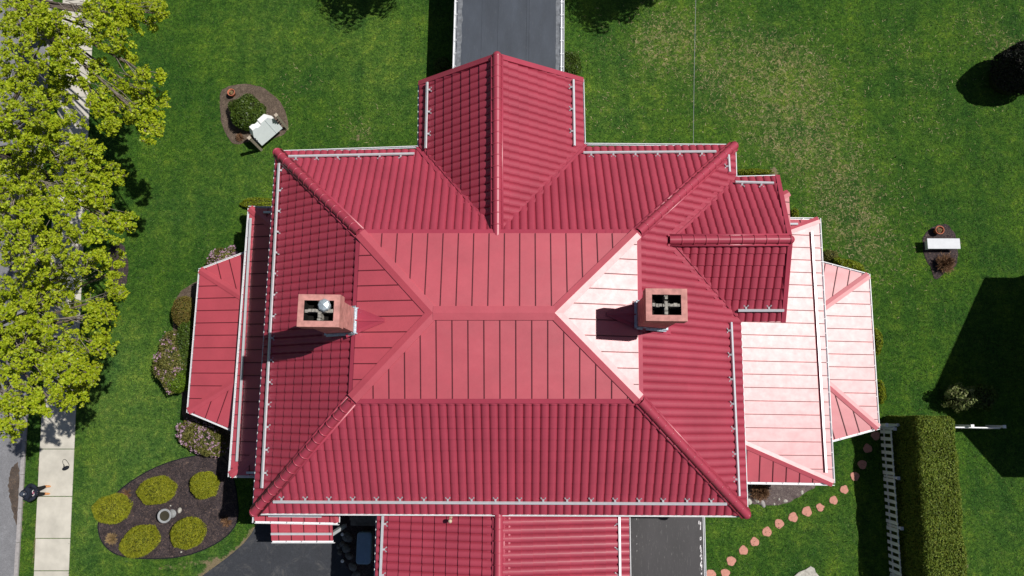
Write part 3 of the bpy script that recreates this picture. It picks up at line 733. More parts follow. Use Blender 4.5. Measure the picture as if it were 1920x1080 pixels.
# south-west entry roofs
a0, a1 = P(477, 977, 3.3), P(632, 980, 3.3); b0 = Vector((a0.x, -3.2, 3.75)); b1 = Vector((a1.x-.5, -3.2, 3.75))
s1 = Plane(a0, a1, b0); seam_slope(s1, [a0, a1, b1, b0], off=.9, spacing=.53)
iE = Vector((a1.x, -3.2, 3.3)); s1e = Plane(a1, iE, b1); seam_slope(s1e, [a1, iE, b1], off=.5); flat_cap(a1, b1, s1, s1e, .1, .03)
gutter([low(Vector((a0.x, -3.3, 3.3))), low(a0), low(a1), low(Vector((a1.x, -3.3, 3.3)))])
snow_rail(s1, (503, 967), (603, 968), brk=False, lift=.1)
c0, c1 = P(509, 1014, 2.85), P(624, 1014, 2.85); d0 = Vector((c0.x, a0.y+.05, 3.15)); d1 = Vector((c1.x, a0.y+.05, 3.15))
s2 = Plane(c0, c1, d0); seam_slope(s2, [c0, c1, d1, d0], off=.6, spacing=.53)
gutter([low(c0), low(c1)]); snow_rail(s2, (508, 1001), (622, 1001), brk=False, lift=.1)

# flat roofs
def flat_roof(ring, z, mat, edge, name='flat_roof', walls=True):
    ring = ccw([Vector((p[0], p[1], 0)) for p in ring]); mb = MB(); mb.slab(ring, z-.25, z); o = part(mb, name, mat); return o
zf = 2.8
f1, f2, f3, f4 = P(857, -160, zf), P(1052, -160, zf), P(1052, 155, zf), P(857, 155, zf)
f1.x = f4.x = (f1.x+f4.x)/2; f2.x = f3.x = (f2.x+f3.x)/2; f3.y = f4.y = 13.0
flat_roof([f4, f3, f2, f1], zf, 'memb', None)
gutter([f1+Vector((0, 0, .02)), f4+Vector((0, 0, .02))], w=.10); gutter([f3+Vector((0, 0, .02)), f2+Vector((0, 0, .02))], w=.14)
mb = MB()
for x, w in ((f1.x+.17, .26), (f2.x-.14, .2)):
    n = 40; L = []; R = []
    for i in range(n+1):
        y = lerp(f4.y, f1.y, i/n); L.append((x-w/2*random.uniform(.8, 1.1), y)); R.append((x+w/2*random.uniform(.5, 1.25), y))
    mb.slab(ccw([Vector((*p, 0)) for p in R+L[::-1]]), zf+.002, zf+.006)
part(mb, 'dusty_edge', 'dust')
mb = MB()
for x in (f1.x+1.95, f1.x+3.3, f1.x+3.42, f1.x+1.2): mb.bar(Vector((x, f4.y, zf+.006)), Vector((x, f1.y, zf+.006)), .035 if x < f1.x+3 else .08, .012)
part(mb, 'membrane_seam', 'memb')
z3 = 2.6
g1, g2 = P(1180, 1130, z3), P(1321, 1130, z3); g3 = P(1319, 966, z3); g4 = P(1180, 966, z3)
g1.x = g4.x = sE0.x-.3; g3.x = g2.x = (g2.x+g3.x)/2; g3.y = g4.y = -3.0
flat_roof([g1, g2, g3, g4], z3, 'memb2', None)
gutter([g2+Vector((0, 0, .03)), g3+Vector((0, 0, .03))], w=.05, straps=False)
mb = MB()
for k in range(30):
    y = random.uniform(g2.y, g3.y-.6); l = random.uniform(.03, .22); x = g2.x-.09-abs(random.gauss(0, .03))
    mb.slab([(x-.012-random.random()*.03, y), (x+.01, y-.01), (x+.015, y+l), (x-.02, y+l*.9)], z3+.002, z3+.006)
for x0, yy in ((g4.x+1.0, -4.9),):
    for k in range(5): y = yy+random.uniform(-.8, .6); mb.slab([(x0-.004, y), (x0+.004, y), (x0+.005, y+.06), (x0-.002, y+.05)], z3+.002, z3+.005)
part(mb, 'paint_fleck', 'print')
# walls
def wallbox(x0, x1, y0, y1, z1, name='wall', z0=-.1):
    mb = MB(); mb.slab([(x0, y0), (x1, y0), (x1, y1), (x0, y1)], z0, z1); return part(mb, name, 'siding')
wallbox(-9.5, 7.8, -3.2, 9.75, 6.4); wallbox(-3.85, 1.8, 9.76, 12.5, 6.35); wallbox(7.81, 9.2, 3.9, 8.8, 6.35)
wallbox(-11.4, -9.51, -2.4, 7.9, 3.02); wallbox(7.82, 12.0, -2.3, 7.7, 3.02); wallbox(-13.7, -11.41, .3, 5.4, 2.22); wallbox(12.01, 14.3, .3, 5.3, 2.3)
wallbox(sW0.x+.45, sE0.x-.45, sW1.y+.4, -3.21, 5.1); wallbox(f1.x+.2, f2.x-.2, 12.51, f1.y-.2, 2.55); wallbox(sE0.x-.44, g2.x-.15, g2.y+.2, -3.22, 2.35)
wallbox(a0.x+.3, a1.x-.3, a0.y+.35, -3.21, 3.2)
mb = MB(); mb.slab([(-3.8, 12.5), (1.78, 12.5), (-1.05, 12.5)][:2]+[(1.78, 12.6), (-3.8, 12.6)], 6.3, 6.45)
mb.face([(-3.85, 12.5, 6.4), (1.8, 12.5, 6.4), (-1.05, 12.5, 8.9)]); mb.face([(9.2, 8.8, 6.35), (9.2, 3.9, 6.35), (9.2, 6.3, 8.1)])
part(mb, 'gable_wall', 'siding')
mb = MB()
for x in (c0.x+.15, c1.x-.15): mb = MB(); mb.box((x, c0.y+.25, 1.45), (.14, .14, 2.75)); part(mb, 'porch_post', 'white')
# soffits
mb = MB(); mb.slab([(SW.x+.05, SW.y+.05), (SE.x-.05, SE.y+.05), (NE.x-.05, NE.y-.15), (NW.x+.05, NW.y-.05)], ZE-.2, ZE-.13)
part(mb, 'soffit', 'white')

# chimneys
def chimney(x0, x1, y0, y1, zt, side, label, flue):
    cz = 8.2; cx, cy = (x0+x1)/2, (y0+y1)/2
    mb = MB(); w = .10
    mb.slab([(x0+w, y0+w), (x1-w, y0+w), (x1-w, y1-w), (x0+w, y1-w)], cz, zt-1.0)
    R = lambda k, z: [Vector((x0+k, y0+k, z)), Vector((x1-k, y0+k, z)), Vector((x1-k, y1-k, z)), Vector((x0+k, y1-k, z))]
    mb.prism(R(w, zt-1.0), R(w, zt-.8)); mb.prism(R(w-.001, zt-.8), R(0.0, zt-.55)); 
    # hollow top: four walls
    t = .19
    def wall4(z0, z1, k, t):
        mb.slab([(x0+k, y0+k), (x1-k, y0+k), (x1-k, y0+k+t), (x0+k, y0+k+t)], z0, z1); mb.slab([(x0+k, y1-k-t), (x1-k, y1-k-t), (x1-k, y1-k), (x0+k, y1-k)], z0, z1)
        mb.slab([(x0+k, y0+k+t), (x0+k+t, y0+k+t), (x0+k+t, y1-k-t), (x0+k, y1-k-t)], z0, z1); mb.slab([(x1-k-t, y0+k+t), (x1-k, y0+k+t), (x1-k, y1-k-t), (x1-k-t, y1-k-t)], z0, z1)
    wall4(zt-.55, zt, 0, t)
    ch = part(mb, 'chimney', 'plaster', label=label)
    mb = MB(); mb.slab([(x0+t, y0+t), (x1-t, y0+t), (x1-t, y1-t), (x0+t, y1-t)], zt-.54, zt-.5); 
    for a_, b_2 in (((x0+t, y0+t), (x1-t, y0+t+.015)), ((x0+t, y1-t-.015), (x1-t, y1-t)), ((x0+t, y0+t+.015), (x0+t+.015, y1-t-.015)), ((x1-t-.015, y0+t+.015), (x1-t, y1-t-.015))): mb.slab([a_, (b_2[0], a_[1]), b_2, (a_[0], b_2[1])], zt-.499, zt-.03)
    part(mb, 'flue_opening', 'flue_dark', ch)
    mb = MB(); cw = .05
    def rough(a, b):
        n = 8
        for i in range(n):
            p = lerp(a, b, i/n); q = lerp(a, b, (i+1)/n); j = random.uniform(-.012, .012); mb.bar(p+Vector((j, j, 0)), q+Vector((j, j, random.uniform(-.02, .02))), cw*2*random.uniform(.8, 1.1), .4)
    rough(Vector((x0+t, cy, zt-.26)), Vector((x1-t, cy, zt-.26))); rough(Vector((cx, y0+t, zt-.255)), Vector((cx, y1-t, zt-.255))); part(mb, 'flue_divider', 'mortar', ch)
    # flashing skirt that follows the roof
    mb = MB(); k = w-.03
    def hh(x, y):
        z = max(min(pl.z(x, y) for pl in (qW, qE, qS, qN)), -9); zz = min(pl.z(x, y) for pl in (pW, pE, pS, pN))+.1
        inside = (E1.x < x < E2.x)
        return (z if inside else zz)
    cs = [(x0+k, y0+k), (x1-k, y0+k), (x1-k, y1-k), (x0+k, y1-k)]
    for i in range(4):
        a, b = cs[i], cs[(i+1) % 4]; n = 8
        for j in range(n):
            p = (lerp(a[0], b[0], j/n), lerp(a[1], b[1], j/n)); q = (lerp(a[0], b[0], (j+1)/n), lerp(a[1], b[1], (j+1)/n))
            r1 = random.uniform(.10, .15)
            mb.bar(Vector((*p, hh(*p)+.16)), Vector((*q, hh(*q)+.16)), .04, r1*2)
            ox = Vector((p[1]-q[1], q[0]-p[0], 0)).normalized()*-.06
            mb.bar(Vector((*p, hh(*p)+.20))+ox*.5, Vector((*q, hh(*q)+.20))+ox*.5, .08, .02)
    part(mb, 'chimney_flashing', 'flash', ch)
    # cricket: a small saddle roof on the uphill side
    xb = x1-w if side > 0 else x0+w; xt = xb+side*1.05; pl = qW if side > 0 else qE
    zb = pl.z(xb, cy)+.20; hw = (y1-y0)/2+.02
    A = Vector((xb-side*.3, cy-hw, hh(xb, cy)+.02)); Bp = Vector((xb-side*.3, cy+hw, hh(xb, cy)+.02)); Rg = Vector((xb-side*.3, cy, zb)); T = Vector((xt, cy, pl.z(xt, cy)+.03))
    mb = MB(); 
    for p_ in ((A, T, Rg), (Bp, Rg, T)):
        f_ = list(p_) if (p_[1]-p_[0]).cross(p_[2]-p_[0]).z > 0 else list(p_)[::-1]
        mb.face(f_)
    mb.bar(Rg+Vector((0, 0, .01)), T+Vector((0, 0, .01)), .05, .03)
    for q_ in (A, Bp): mb.bar(q_+Vector((0, 0, .015)), T+Vector((0, 0, .01)), .12, .02)
    part(mb, 'cricket_roof', 'cap')
    # apron on the downhill side
    mb = MB(); xa = x0+w-.25 if side > 0 else x1-w+.25; pd = pW if side > 0 else pE
    p1 = pd.at(xa, y0-.05, .12); p2 = pd.at(xa, y1+.05, .12); xm = cx
    p3 = pd.at(xm, y1+.05, .14); p4 = pd.at(xm, y0-.05, .14); f_ = [p1, p2, p3, p4]
    if (f_[1]-f_[0]).cross(f_[2]-f_[0]).z < 0: f_ = f_[::-1]
    mb.prism([v-Vector((0, 0, .08)) for v in f_], f_); part(mb, 'chimney_apron', 'cap')
    if flue:
        mb = MB(); c = (x0+.83, y1-.34, zt-.4); mb.lathe(c, [(.14, 0), (.14, .40), (.20, .41), (.21, .44), (.17, .51), (.0, .58)], 8)
        part(mb, 'flue_cap', 'flash', ch, False)
    return ch
zc = 12.0
chimney(P(558, 582, zc).x, P(637, 582, zc).x, P(600, 613, zc).y, P(600, 552, zc).y, zc, 1, 'west chimney with a white flue cap in one opening', True)
chimney(P(1211, 572, zc).x, P(1289, 572, zc).x, P(1250, 602, zc).y, P(1250, 541, zc).y, zc, -1, 'east chimney with four open flues', False)
# vent pipe
v0 = hW.px(846, 974); mb = MB(); mb.tube([v0, v0+Vector((0, 0, .42))], .045, 12); mb.lathe(v0+Vector((0, 0, .0)), [(.13, 0.02), (.10, .08), (.05, .12)], 14)
mb.lathe(v0+Vector((0, 0, .40)), [(.045, 0), (.075, .02), (.075, .06), (.04, .09), (0, .095)], 14); part(mb, 'vent_pipe', 'brass', smooth=True)
# downspout stubs at the north corners
mb = MB()
for q in (nE0, nW0): mb = MB(); mb.box((q.x+(.12 if q is nE0 else -.1), q.y-.02, 6.0), (.1, .25, .9)); part(mb, 'downspout', 'black')

# service cable
mb = MB(); ca = P(1300, 272, 6.2); cb = P(1308, -30, 8.0); cb = ca+(cb-ca)*1.8; pts = []
for i in range(25):
    t = i/24; p = lerp(ca, cb, t); p.z -= .5*4*t*(1-t)*.5; pts.append(p)
mb.tube(pts, .009, 6); tag(mb.build('service_cable', 'concrete_b'), 'thin pale overhead cable running north from the roof eave', 'cable')

# ------------------------------------------------------------------ plants
def shell_pts(c, r, n, seed, lump=0.12, zmin=-.2, thick=.15):
    g = np.random.default_rng(seed); d = unit(g.normal(size=(n*2, 3))); d = d[d[:, 2] > zmin][:n]
    k = g.uniform(1.5, 4, (5, 3))*g.choice([-1, 1], (5, 3)); ph = g.uniform(0, 6.28, 5)
    l = 1+lump*np.mean(np.sin(d@k.T*1.6+ph), axis=1)*2
    rad = l*(1-thick*g.random(len(d))**1.5)
    return np.array(c)[None]+d*np.array(r)[None]*rad[:, None], unit(d/np.array(r)[None]), l, d
def shrub(px, py, rx, ry, h, mat, label, seed, n=2600, leaf=.035, aspect=.5, name='round_shrub', group=None, rot=0, blossoms=None, bn=0, spread=.8, cat='shrub', core='core', lump=.12, lean=0, zbase=0.0, thick=.15):
    """px,py: where the crown middle is seen; rx, ry, h in metres"""
    c = P(px, py, h*.55); b = empty(name, Vector((c.x, c.y, zbase)), label, cat, group)
    cz = h*.42; R = (rx, ry, h*.58)
    pts, nor, l, d = shell_pts((0, 0, 0), R, n, seed, lump, thick=thick)
    co, si = math.cos(rot), math.sin(rot); Rz = np.array([[co, -si, 0], [si, co, 0], [0, 0, 1]])
    pts = pts@Rz.T+np.array([c.x, c.y, cz+zbase]); nor = nor@Rz.T
    quadmesh('foliage', leaves(pts, nor, leaf, aspect, spread, seed), mat, b)
    if blossoms:
        g = np.random.default_rng(seed+5); sel = g.choice(len(pts), bn); 
        kk = np.sin(pts[sel, 0]*5+1)*np.cos(pts[sel, 1]*4+2) > -.35
        q = pts[sel][kk]+nor[sel][kk]*.04
        q = np.repeat(q, 5, axis=0)+g.normal(size=(len(q)*5, 3))*.045
        quadmesh('blossoms', leaves(q, np.tile([0, 0, 1.0], (len(q), 1)), .04, .8, .6, seed), blossoms, b)
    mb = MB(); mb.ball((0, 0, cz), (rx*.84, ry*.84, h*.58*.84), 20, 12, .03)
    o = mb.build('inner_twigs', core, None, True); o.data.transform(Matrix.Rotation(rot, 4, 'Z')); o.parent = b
    return b
gs = [((208, 955), 'golden mop cypress at the left end of the oval bed, half over the lawn'), ((293, 920), 'golden mop cypress in the oval bed above the bird bath'), ((382, 910), 'golden mop cypress in the oval bed partly in the house shade'),
      ((261, 1015), 'golden mop cypress in the oval bed beside the dry grass tuft'), ((351, 1000), 'golden mop cypress in the oval bed below and right of the bird bath')]
for i, ((px, py), lb) in enumerate(gs):
    rx, ry = [(.93, .68), (.93, .66), (.68, .62), (.98, .68), (.85, .72)][i]
    shrub(px, py, rx*.93, ry*.95, .95, 'gold', lb, 20+i, n=9000, leaf=.055, aspect=.16, name='golden_cypress_shrub', group='golden cypress shrubs in the oval bed', rot=[.15, .15, -.1, .45, .45][i], spread=1.2, lump=.06, thick=.22)
shrub(464, 211, .92, .85, 1.0, 'boxw', 'dark green clipped shrub behind the white sign', 40, n=7000, leaf=.05, rot=-.4, thick=.25)
shrub(322, 675, .72, 1.32, 1.5, 'azleaf', 'large rhododendron with pale pink blossom, west of the bay roof', 41, n=6000, leaf=.06, name='rhododendron', blossoms='azalea', bn=230, thick=.25)
shrub(348, 655, .5, 1.4, 1.3, 'boxw', 'dark green shrub between the rhododendron and the bay roof', 42, n=5000, leaf=.05, thick=.25)
shrub(332, 712, .66, .58, 1.25, 'bright', 'bright green rounded shrub just below the tall rhododendron', 43, n=4000, leaf=.05, thick=.25)
shrub(343, 583, .50, .72, 1.2, 'brownbush', 'bronze tinted rounded shrub above the rhododendron', 44, n=5000, leaf=.035)
shrub(377, 823, 1.15, .62, 1.1, 'azleaf', 'azalea with pink blossom between bay roof and oval bed', 45, n=5500, leaf=.05, name='azalea', blossoms='azalea', bn=230, rot=-.5, thick=.2)
shrub(414, 484, .78, .42, 1.1, 'azleaf', 'azalea with pink blossom peeking out above the west bay roof', 46, n=3500, leaf=.05, name='azalea', blossoms='azalea', bn=230, rot=.45, thick=.2)
shrub(482, 381, .8, .3, .5, 'yelgreen', 'low yellowish hedge strip along the north edge of the west porch', 47, n=2500, leaf=.035, name='low_hedge')
shrub(1410, 322, 1.0, .14, .4, 'yelgreen', 'thin yellowish plant row north of the small east gable', 48, n=1800, leaf=.035, name='low_hedge')
shrub(1490, 402, .2, .3, .5, 'yelgreen', 'tiny yellow green plant in the corner above the east porch', 58, n=500, leaf=.035, name='small_plant')
shrub(1592, 499, .78, .28, .9, 'yelgreen', 'yellow green spirea along the north edge of the east bay', 49, n=3200, leaf=.045, rot=-.35, name='spirea_shrub', group='spireas round the east bay')
shrub(1557, 480, .4, .3, .6, 'azleaf', 'small olive plant left of the northern spirea', 59, n=900, leaf=.04, name='small_plant')
shrub(1643, 640, .26, .6, .7, 'yelgreen', 'yellow green spirea beside the upper east edge of the east bay', 50, n=1800, leaf=.04, name='spirea_shrub', group='spireas round the east bay')
shrub(1650, 735, .22, .55, .7, 'yelgreen', 'yellow green spirea beside the lower east edge of the east bay', 51, n=1500, leaf=.04, name='spirea_shrub', group='spireas round the east bay')
shrub(1066, 122, .62, .72, 1.1, 'boxw', 'green shrub beside the flat roofed extension, touching the north wing', 52, n=4200, leaf=.045)
shrub(828, 122, .42, .42, .6, 'boxw', 'small shrub in the shade of the flat roofed extension', 53, n=900, leaf=.045)
shrub(1800, 745, .62, .55, 1.4, 'palegreen', 'loose variegated bush at the edge of the neighbour shadow', 54, n=2600, leaf=.06, thick=.4, lump=.25)
shrub(1838, 745, .75, .6, 1.1, 'boxw', 'bush wholly in shadow right of the variegated bush', 57, n=2200, leaf=.06, thick=.4)
# dark conifer at the right edge
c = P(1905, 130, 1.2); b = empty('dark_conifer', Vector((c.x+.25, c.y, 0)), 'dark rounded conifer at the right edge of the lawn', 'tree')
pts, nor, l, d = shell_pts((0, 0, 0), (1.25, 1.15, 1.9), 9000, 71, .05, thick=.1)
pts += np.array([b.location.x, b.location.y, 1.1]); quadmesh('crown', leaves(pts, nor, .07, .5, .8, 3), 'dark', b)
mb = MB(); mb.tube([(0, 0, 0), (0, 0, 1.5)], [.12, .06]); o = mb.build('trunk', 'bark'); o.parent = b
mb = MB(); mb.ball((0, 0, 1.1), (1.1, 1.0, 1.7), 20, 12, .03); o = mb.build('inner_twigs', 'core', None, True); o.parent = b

def stems(px, py, r, h, mat, label, seed, n=260, name='dry_shrub', cat='shrub', w=.012, droop=.3, group=None):
    c = P(px, py, h*.4); g = np.random.default_rng(seed); b = empty(name, Vector((c.x, c.y, 0)), label, cat, group)
    Q = []
    for i in range(n):
        a = g.uniform(0, 6.28); t = g.uniform(.1, 1)**.7; tip = np.array([math.cos(a)*r*t, math.sin(a)*r*t, h*(1-.5*t)*g.uniform(.6, 1.1)])
        base = np.array([math.cos(a)*r*.2*g.random(), math.sin(a)*r*.2*g.random(), .0]); m_ = (base+tip)/2+np.array([0, 0, h*droop*.4])
        s_ = np.cross(tip-base, [0, 0, 1.0]); s_ = s_/np.linalg.norm(s_)*w+g.normal(size=3)*.002
        Q.append([base-s_, base+s_, m_+s_, m_-s_]); Q.append([m_-s_, m_+s_, tip+s_*.4, tip-s_*.4])
        for k in range(2):
            e = tip+g.normal(size=3)*r*.16; s2 = s_*.6; mm = lerp(base, tip, g.uniform(.5, .9)); Q.append([mm-s2, mm+s2, e+s2, e-s2])
    o = quadmesh('stems', np.array(Q)+np.array([c.x, c.y, .02])[None, None], mat, b); return b
stems(1425, 921, .42, .5, 'dead', 'dry brown shrub in the grey bed south of the east porch', 60, n=420)
stems(1772, 494, .45, .6, 'dead', 'dry brown shrub below the white bench', 61, n=320)
stems(210, 1010, .26, .35, 'dryblade', 'tuft of straw coloured grass at the lower left of the oval bed', 62, n=160, name='grass_tuft', cat='plant')
stems(237, 925, .26, .2, 'dead', 'small dry tuft in the oval bed near the upper left edge', 63, n=70, name='grass_tuft', cat='plant')
stems(425, 978, .26, .2, 'dead', 'small dry tuft at the right tip of the oval bed', 64, n=70, name='grass_tuft', cat='plant')
stems(450, 258, .22, .25, 'dead', 'rusty plant remains at the foot of the clipped shrub', 65, n=90, name='dry_plant', cat='plant')
stems(1430, 905, .2, .3, 'yelgreen', 'small green leaved plant between porch edge and dry shrub', 66, n=60, name='small_plant', cat='plant')

# arborvitae hedge
hx0, hx1, hyn, hys, hh_ = 16.55, 18.25, .05, -11.0, 2.9
hc = empty('tall_hedge', Vector(((hx0+hx1)/2, (hyn+hys)/2, 0)), 'long clipped green hedge with flat top beside the picket fence', 'hedge')
def hedge_pts(n, seed, inset=.0):
    g = np.random.default_rng(seed); cx, cy, cz = (hx0+hx1)/2, (hyn+hys)/2, hh_/2
    a, b_, h_ = (hx1-hx0)/2-inset, (hyn-hys)/2-inset, hh_/2-inset
    A = [4*b_*h_, 4*b_*h_, 4*a*b_*1.3, 4*a*h_, 4*a*h_*.1]; pr = np.array(A)/sum(A); f = g.choice(5, n, p=pr); q = g.uniform(-1, 1, (n, 3)); nr = np.zeros((n, 3))
    for i, (ax, s_) in enumerate(((0, -1), (0, 1), (2, 1), (1, 1), (1, -1))): q[f == i, ax] = s_; nr[f == i, ax] = s_
    p = q*np.array([a, b_, h_])
    rr = .32; lim = np.array([a-rr, b_-rr, h_-rr]); cc = np.clip(p, -lim, lim); cc[:, 2] = np.maximum(cc[:, 2], -h_) ; low_ = p[:, 2] < h_-rr; 
    cc[low_, 2] = p[low_, 2]; dd = p-cc; L_ = np.maximum(1e-6, np.linalg.norm(dd, axis=1)); p = cc+dd/L_[:, None]*rr; nr = dd/L_[:, None]
    bulge = .025*np.sin(p[:, 1]*2.1+p[:, 2]*1.7)+.02*np.sin(p[:, 1]*5.3+1)+.03*np.sin(p[:, 0]*3+p[:, 1]*3.1)
    p += nr*(bulge-.10*g.random(n)**1.5)[:, None]
    return p+np.array([cx, cy, cz]), nr
pts, nor = hedge_pts(110000, 5)
quadmesh('foliage', leaves(pts, nor, .045, .45, 1.0, 9), 'arbor', hc)
mb = MB(); a, b_ = .14, .14
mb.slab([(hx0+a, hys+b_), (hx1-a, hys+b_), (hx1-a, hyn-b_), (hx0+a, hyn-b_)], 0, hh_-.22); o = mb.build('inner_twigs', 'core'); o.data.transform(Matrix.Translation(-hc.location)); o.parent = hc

# maples
def maple(base_px, h, lobes, label, seed, dens=1.0, leafn=11):
    g = np.random.default_rng(seed); bp = P(*base_px, 0); b = empty('maple_tree', bp, label, 'tree', 'maples along the street')
    br = MB(); tw = MB(); top = Vector((bp.x+.2, bp.y, h*.42)); mid = Vector((bp.x+.1, bp.y-.05, h*.2))
    tk = MB(); tk.tube([bp-Vector((0, 0, .2)), bp+Vector((0, 0, .3)), mid, top], [.42, .3, .25, .2], 12)
    allc = []; alln = []
    for (px, py, rp, zc) in lobes:
        c = P(px, py, zc); r = rp/1401.6*(HC-zc)
        k1 = lerp(top, c, .5)+Vector((0, 0, .4)); br.tube([lerp(mid, top, g.uniform(.5, 1)), k1-Vector((0, 0, .9)), c-Vector((0, 0, r*.45))], [.09, .055, .025], 6)
        n = int(dens*math.pi*r*r/.045*3.1)
        d = unit(g.normal(size=(n, 3))); rad = r*g.random(n)**.42; p = d*rad[:, None]; p[:, 2] = p[:, 2]*.62
        # clumps: pull the clusters towards sub-branches so gaps open between them
        m_ = max(6, int(n/14)); att = unit(g.normal(size=(m_, 3)))*r*(g.random((m_, 1))**.4); att[:, 2] *= .62
        dist = ((p[:, None]-att[None])**2).sum(-1); ii = dist.argmin(1); p = p+(att[ii]-p)*.38
        for q in att:
            e = Vector(q)+c; s0 = lerp(k1, c, g.uniform(.4, 1)); mm = lerp(s0, e, .5)+Vector((g.normal()*.12, g.normal()*.12, -.1)); tw.tube([s0, mm, e], [.018, .012, .007], 4, False)
        for j in g.choice(n, min(n, m_*4), replace=False):
            e = Vector(p[j])+c; s0 = Vector(att[ii[j]])+c; tw.tube([s0, lerp(s0, e, .5)+Vector((g.normal()*.03, g.normal()*.03, .02)), e], [.010, .008, .005], 3, False)
        allc.append(p+np.array(c)[None])
    A = np.concatenate(allc); n = len(A)
    cl = np.repeat(A, leafn, axis=0); off = g.normal(size=cl.shape); off = unit(off)*(.10*g.random((len(cl), 1))**.5*np.repeat(g.uniform(.6, 1.35, (n, 1)), leafn, axis=0)); off[:, 2] *= .7
    quadmesh('crown', leaves(cl+off, np.tile([0, 0, 1.0], (len(cl), 1))+off*4, .049, .8, .85, seed), 'maple', b)
    for m_, nm, mt in ((tk, 'trunk', 'bark'), (br, 'limbs', 'bark'), (tw, 'twigs', 'twig')):
        o = m_.build(nm, mt, None, True); o.data.transform(Matrix.Translation(-bp)); o.parent = b
    return b
gz = lambda: random.uniform(7.0, 9.5)
A1 = [(262, 22, 52), (205, 62, 46), (282, 140, 34), (292, 195, 34), (288, 243, 34), (243, 170, 46), (212, 225, 44), (150, 70, 34), (88, 28, 34), (175, 140, 44), (240, 105, 30), (262, 215, 34), (160, 20, 22), (298, 20, 26), (20, 20, 30), (60, 30, 40), (120, 60, 46), (30, 60, 40), (190, 20, 40), (120, 110, 44), (230, 20, 40), (190, 190, 36)]
A2 = [(40, 130, 66), (105, 165, 48), (30, 220, 84), (105, 255, 66), (165, 300, 50), (210, 330, 34), (50, 330, 90), (140, 375, 66), (215, 425, 38), (20, 400, 80), (75, 60, 36), (185, 370, 36), (240, 418, 24)]
A3 = [(60, 460, 84), (150, 470, 62), (215, 500, 34), (222, 548, 30), (90, 560, 84), (180, 590, 46), (50, 660, 80), (140, 670, 60), (195, 640, 34), (20, 760, 62), (85, 750, 42), (135, 740, 40), (10, 580, 70), (160, 700, 34), (15, 805, 30), (110, 700, 40)]
maple((105, 70), 10, [(x, y, r, gz()) for x, y, r in A1], 'open maple at the top left whose branches reach over the lawn', 101, 1.15)
maple((78, 330), 11, [(x, y, r, gz()) for x, y, r in A2], 'dense yellow green maple, the middle one of the three along the street', 102, 1.1)
maple((60, 640), 10, [(x, y, r, gz()) for x, y, r in A3], 'yellow green maple nearest the person on the sidewalk', 103, .95)
# shade trees just beyond the top of the frame
def shade_tree(sx, sy, h, r, label, seed):
    s0 = P(sx, sy, 0); c = Vector((s0.x+SX*h, s0.y+SY*h, h)); g = np.random.default_rng(seed); b = empty('shade_tree', Vector((c.x, c.y, 0)), label, 'tree', 'trees north of the frame')
    n = 5000; d = unit(g.normal(size=(n, 3))); p = d*(r*g.random((n, 1))**.4)*(1+.25*np.sin(d[:, :1]*5+d[:, 1:2]*4)); p[:, 2] *= .7; p += np.array(c)
    quadmesh('crown', leaves(p, d, .13, .6, 1.0, seed), 'conifer', b); mb = MB(); mb.tube([(0, 0, 0), (0, 0, h)], [.2, .08]); o = mb.build('trunk', 'bark'); o.parent = b
shade_tree(1128, -8, 7, 1.85, 'small leafy tree north of the frame, right of the flat roof', 81)
shade_tree(1185, -22, 7, 1.2, 'slender leafy tree north of the frame, farther right of the flat roof', 83)
shade_tree(668, -22, 7, 2.0, 'small leafy tree north of the frame, left of the flat roof', 82)

# ------------------------------------------------------------------ objects
# sign between two posts
pa, pb = P(490, 281, 0), P(538, 240, 0); ax = (pb-pa); ax.z = 0; Lp = ax.length; ax.normalize(); nrm = Vector((ax.y, -ax.x, 0))
sg = empty('garden_sign', Vector(((pa.x+pb.x)/2, (pa.y+pb.y)/2, 0)), 'white arched garden sign board standing between two wooden posts on the lawn', 'sign')
def part2(mb, name, mats, root, smooth=False):
    o = mb.build(name, mats, None, smooth); off = Vector((0, 0, 0)); q = root
    while q is not None: off += q.location; q = q.parent
    o.data.transform(Matrix.Translation(-off)); o.parent = root; return o
for p in (pa, pb):
    mb = MB(); mb.bar(p, p+Vector((0, 0, 1.62)), .12, .12, ax); mb.bar(p+Vector((0, 0, 1.62)), p+Vector((0, 0, 1.66)), .16, .16, ax); part2(mb, 'post', 'wood', sg)
# board: outline in (along, height); thick along nrm
bo = [(.17, .5), (Lp-.17, .5), (Lp-.17, 1.30), (Lp-.38, 1.75), (Lp-.80, 1.75), (Lp-.86, 1.64), (.62, 1.64), (.52, 1.74), (.34, 1.74), (.17, 1.35)]
back = -nrm; th = .26
fr = [pa+ax*u_+Vector((0, 0, .5+(v_-.5)*.8))+nrm*(.12-(v_-.5)*.30) for u_, v_ in bo]; bk = [p+back*th-Vector((0, 0, .0)) for p in fr]
mb = MB(); n = len(bo); mb.raw(fr+bk, [tuple(range(n)), tuple(range(2*n-1, n-1, -1))]); mb.cur = 1; 
mb.raw(fr+bk, [((i+1) % n, i, n+i, n+(i+1) % n) for i in range(n)])
part2(mb, 'board', ['signface_skylit', 'signtop'], sg)
mb = MB(); mb.bar(pa+ax*(Lp*.66)+Vector((0, 0, .5))+nrm*.125, pa+ax*(Lp*.66)+Vector((0, 0, 1.49))+nrm*(-.245), .012, .012); part2(mb, 'board_joint', 'flash', sg)
mb = MB()
for p, s_ in ((pa, 1), (pb, -1)):
    for z_ in (.7, .95, 1.2): mb = MB(); mb.bar(p+Vector((0, 0, z_)), p+ax*s_*.2+Vector((0, 0, z_)), .04, .05); part2(mb, 'bracket', 'black', sg)

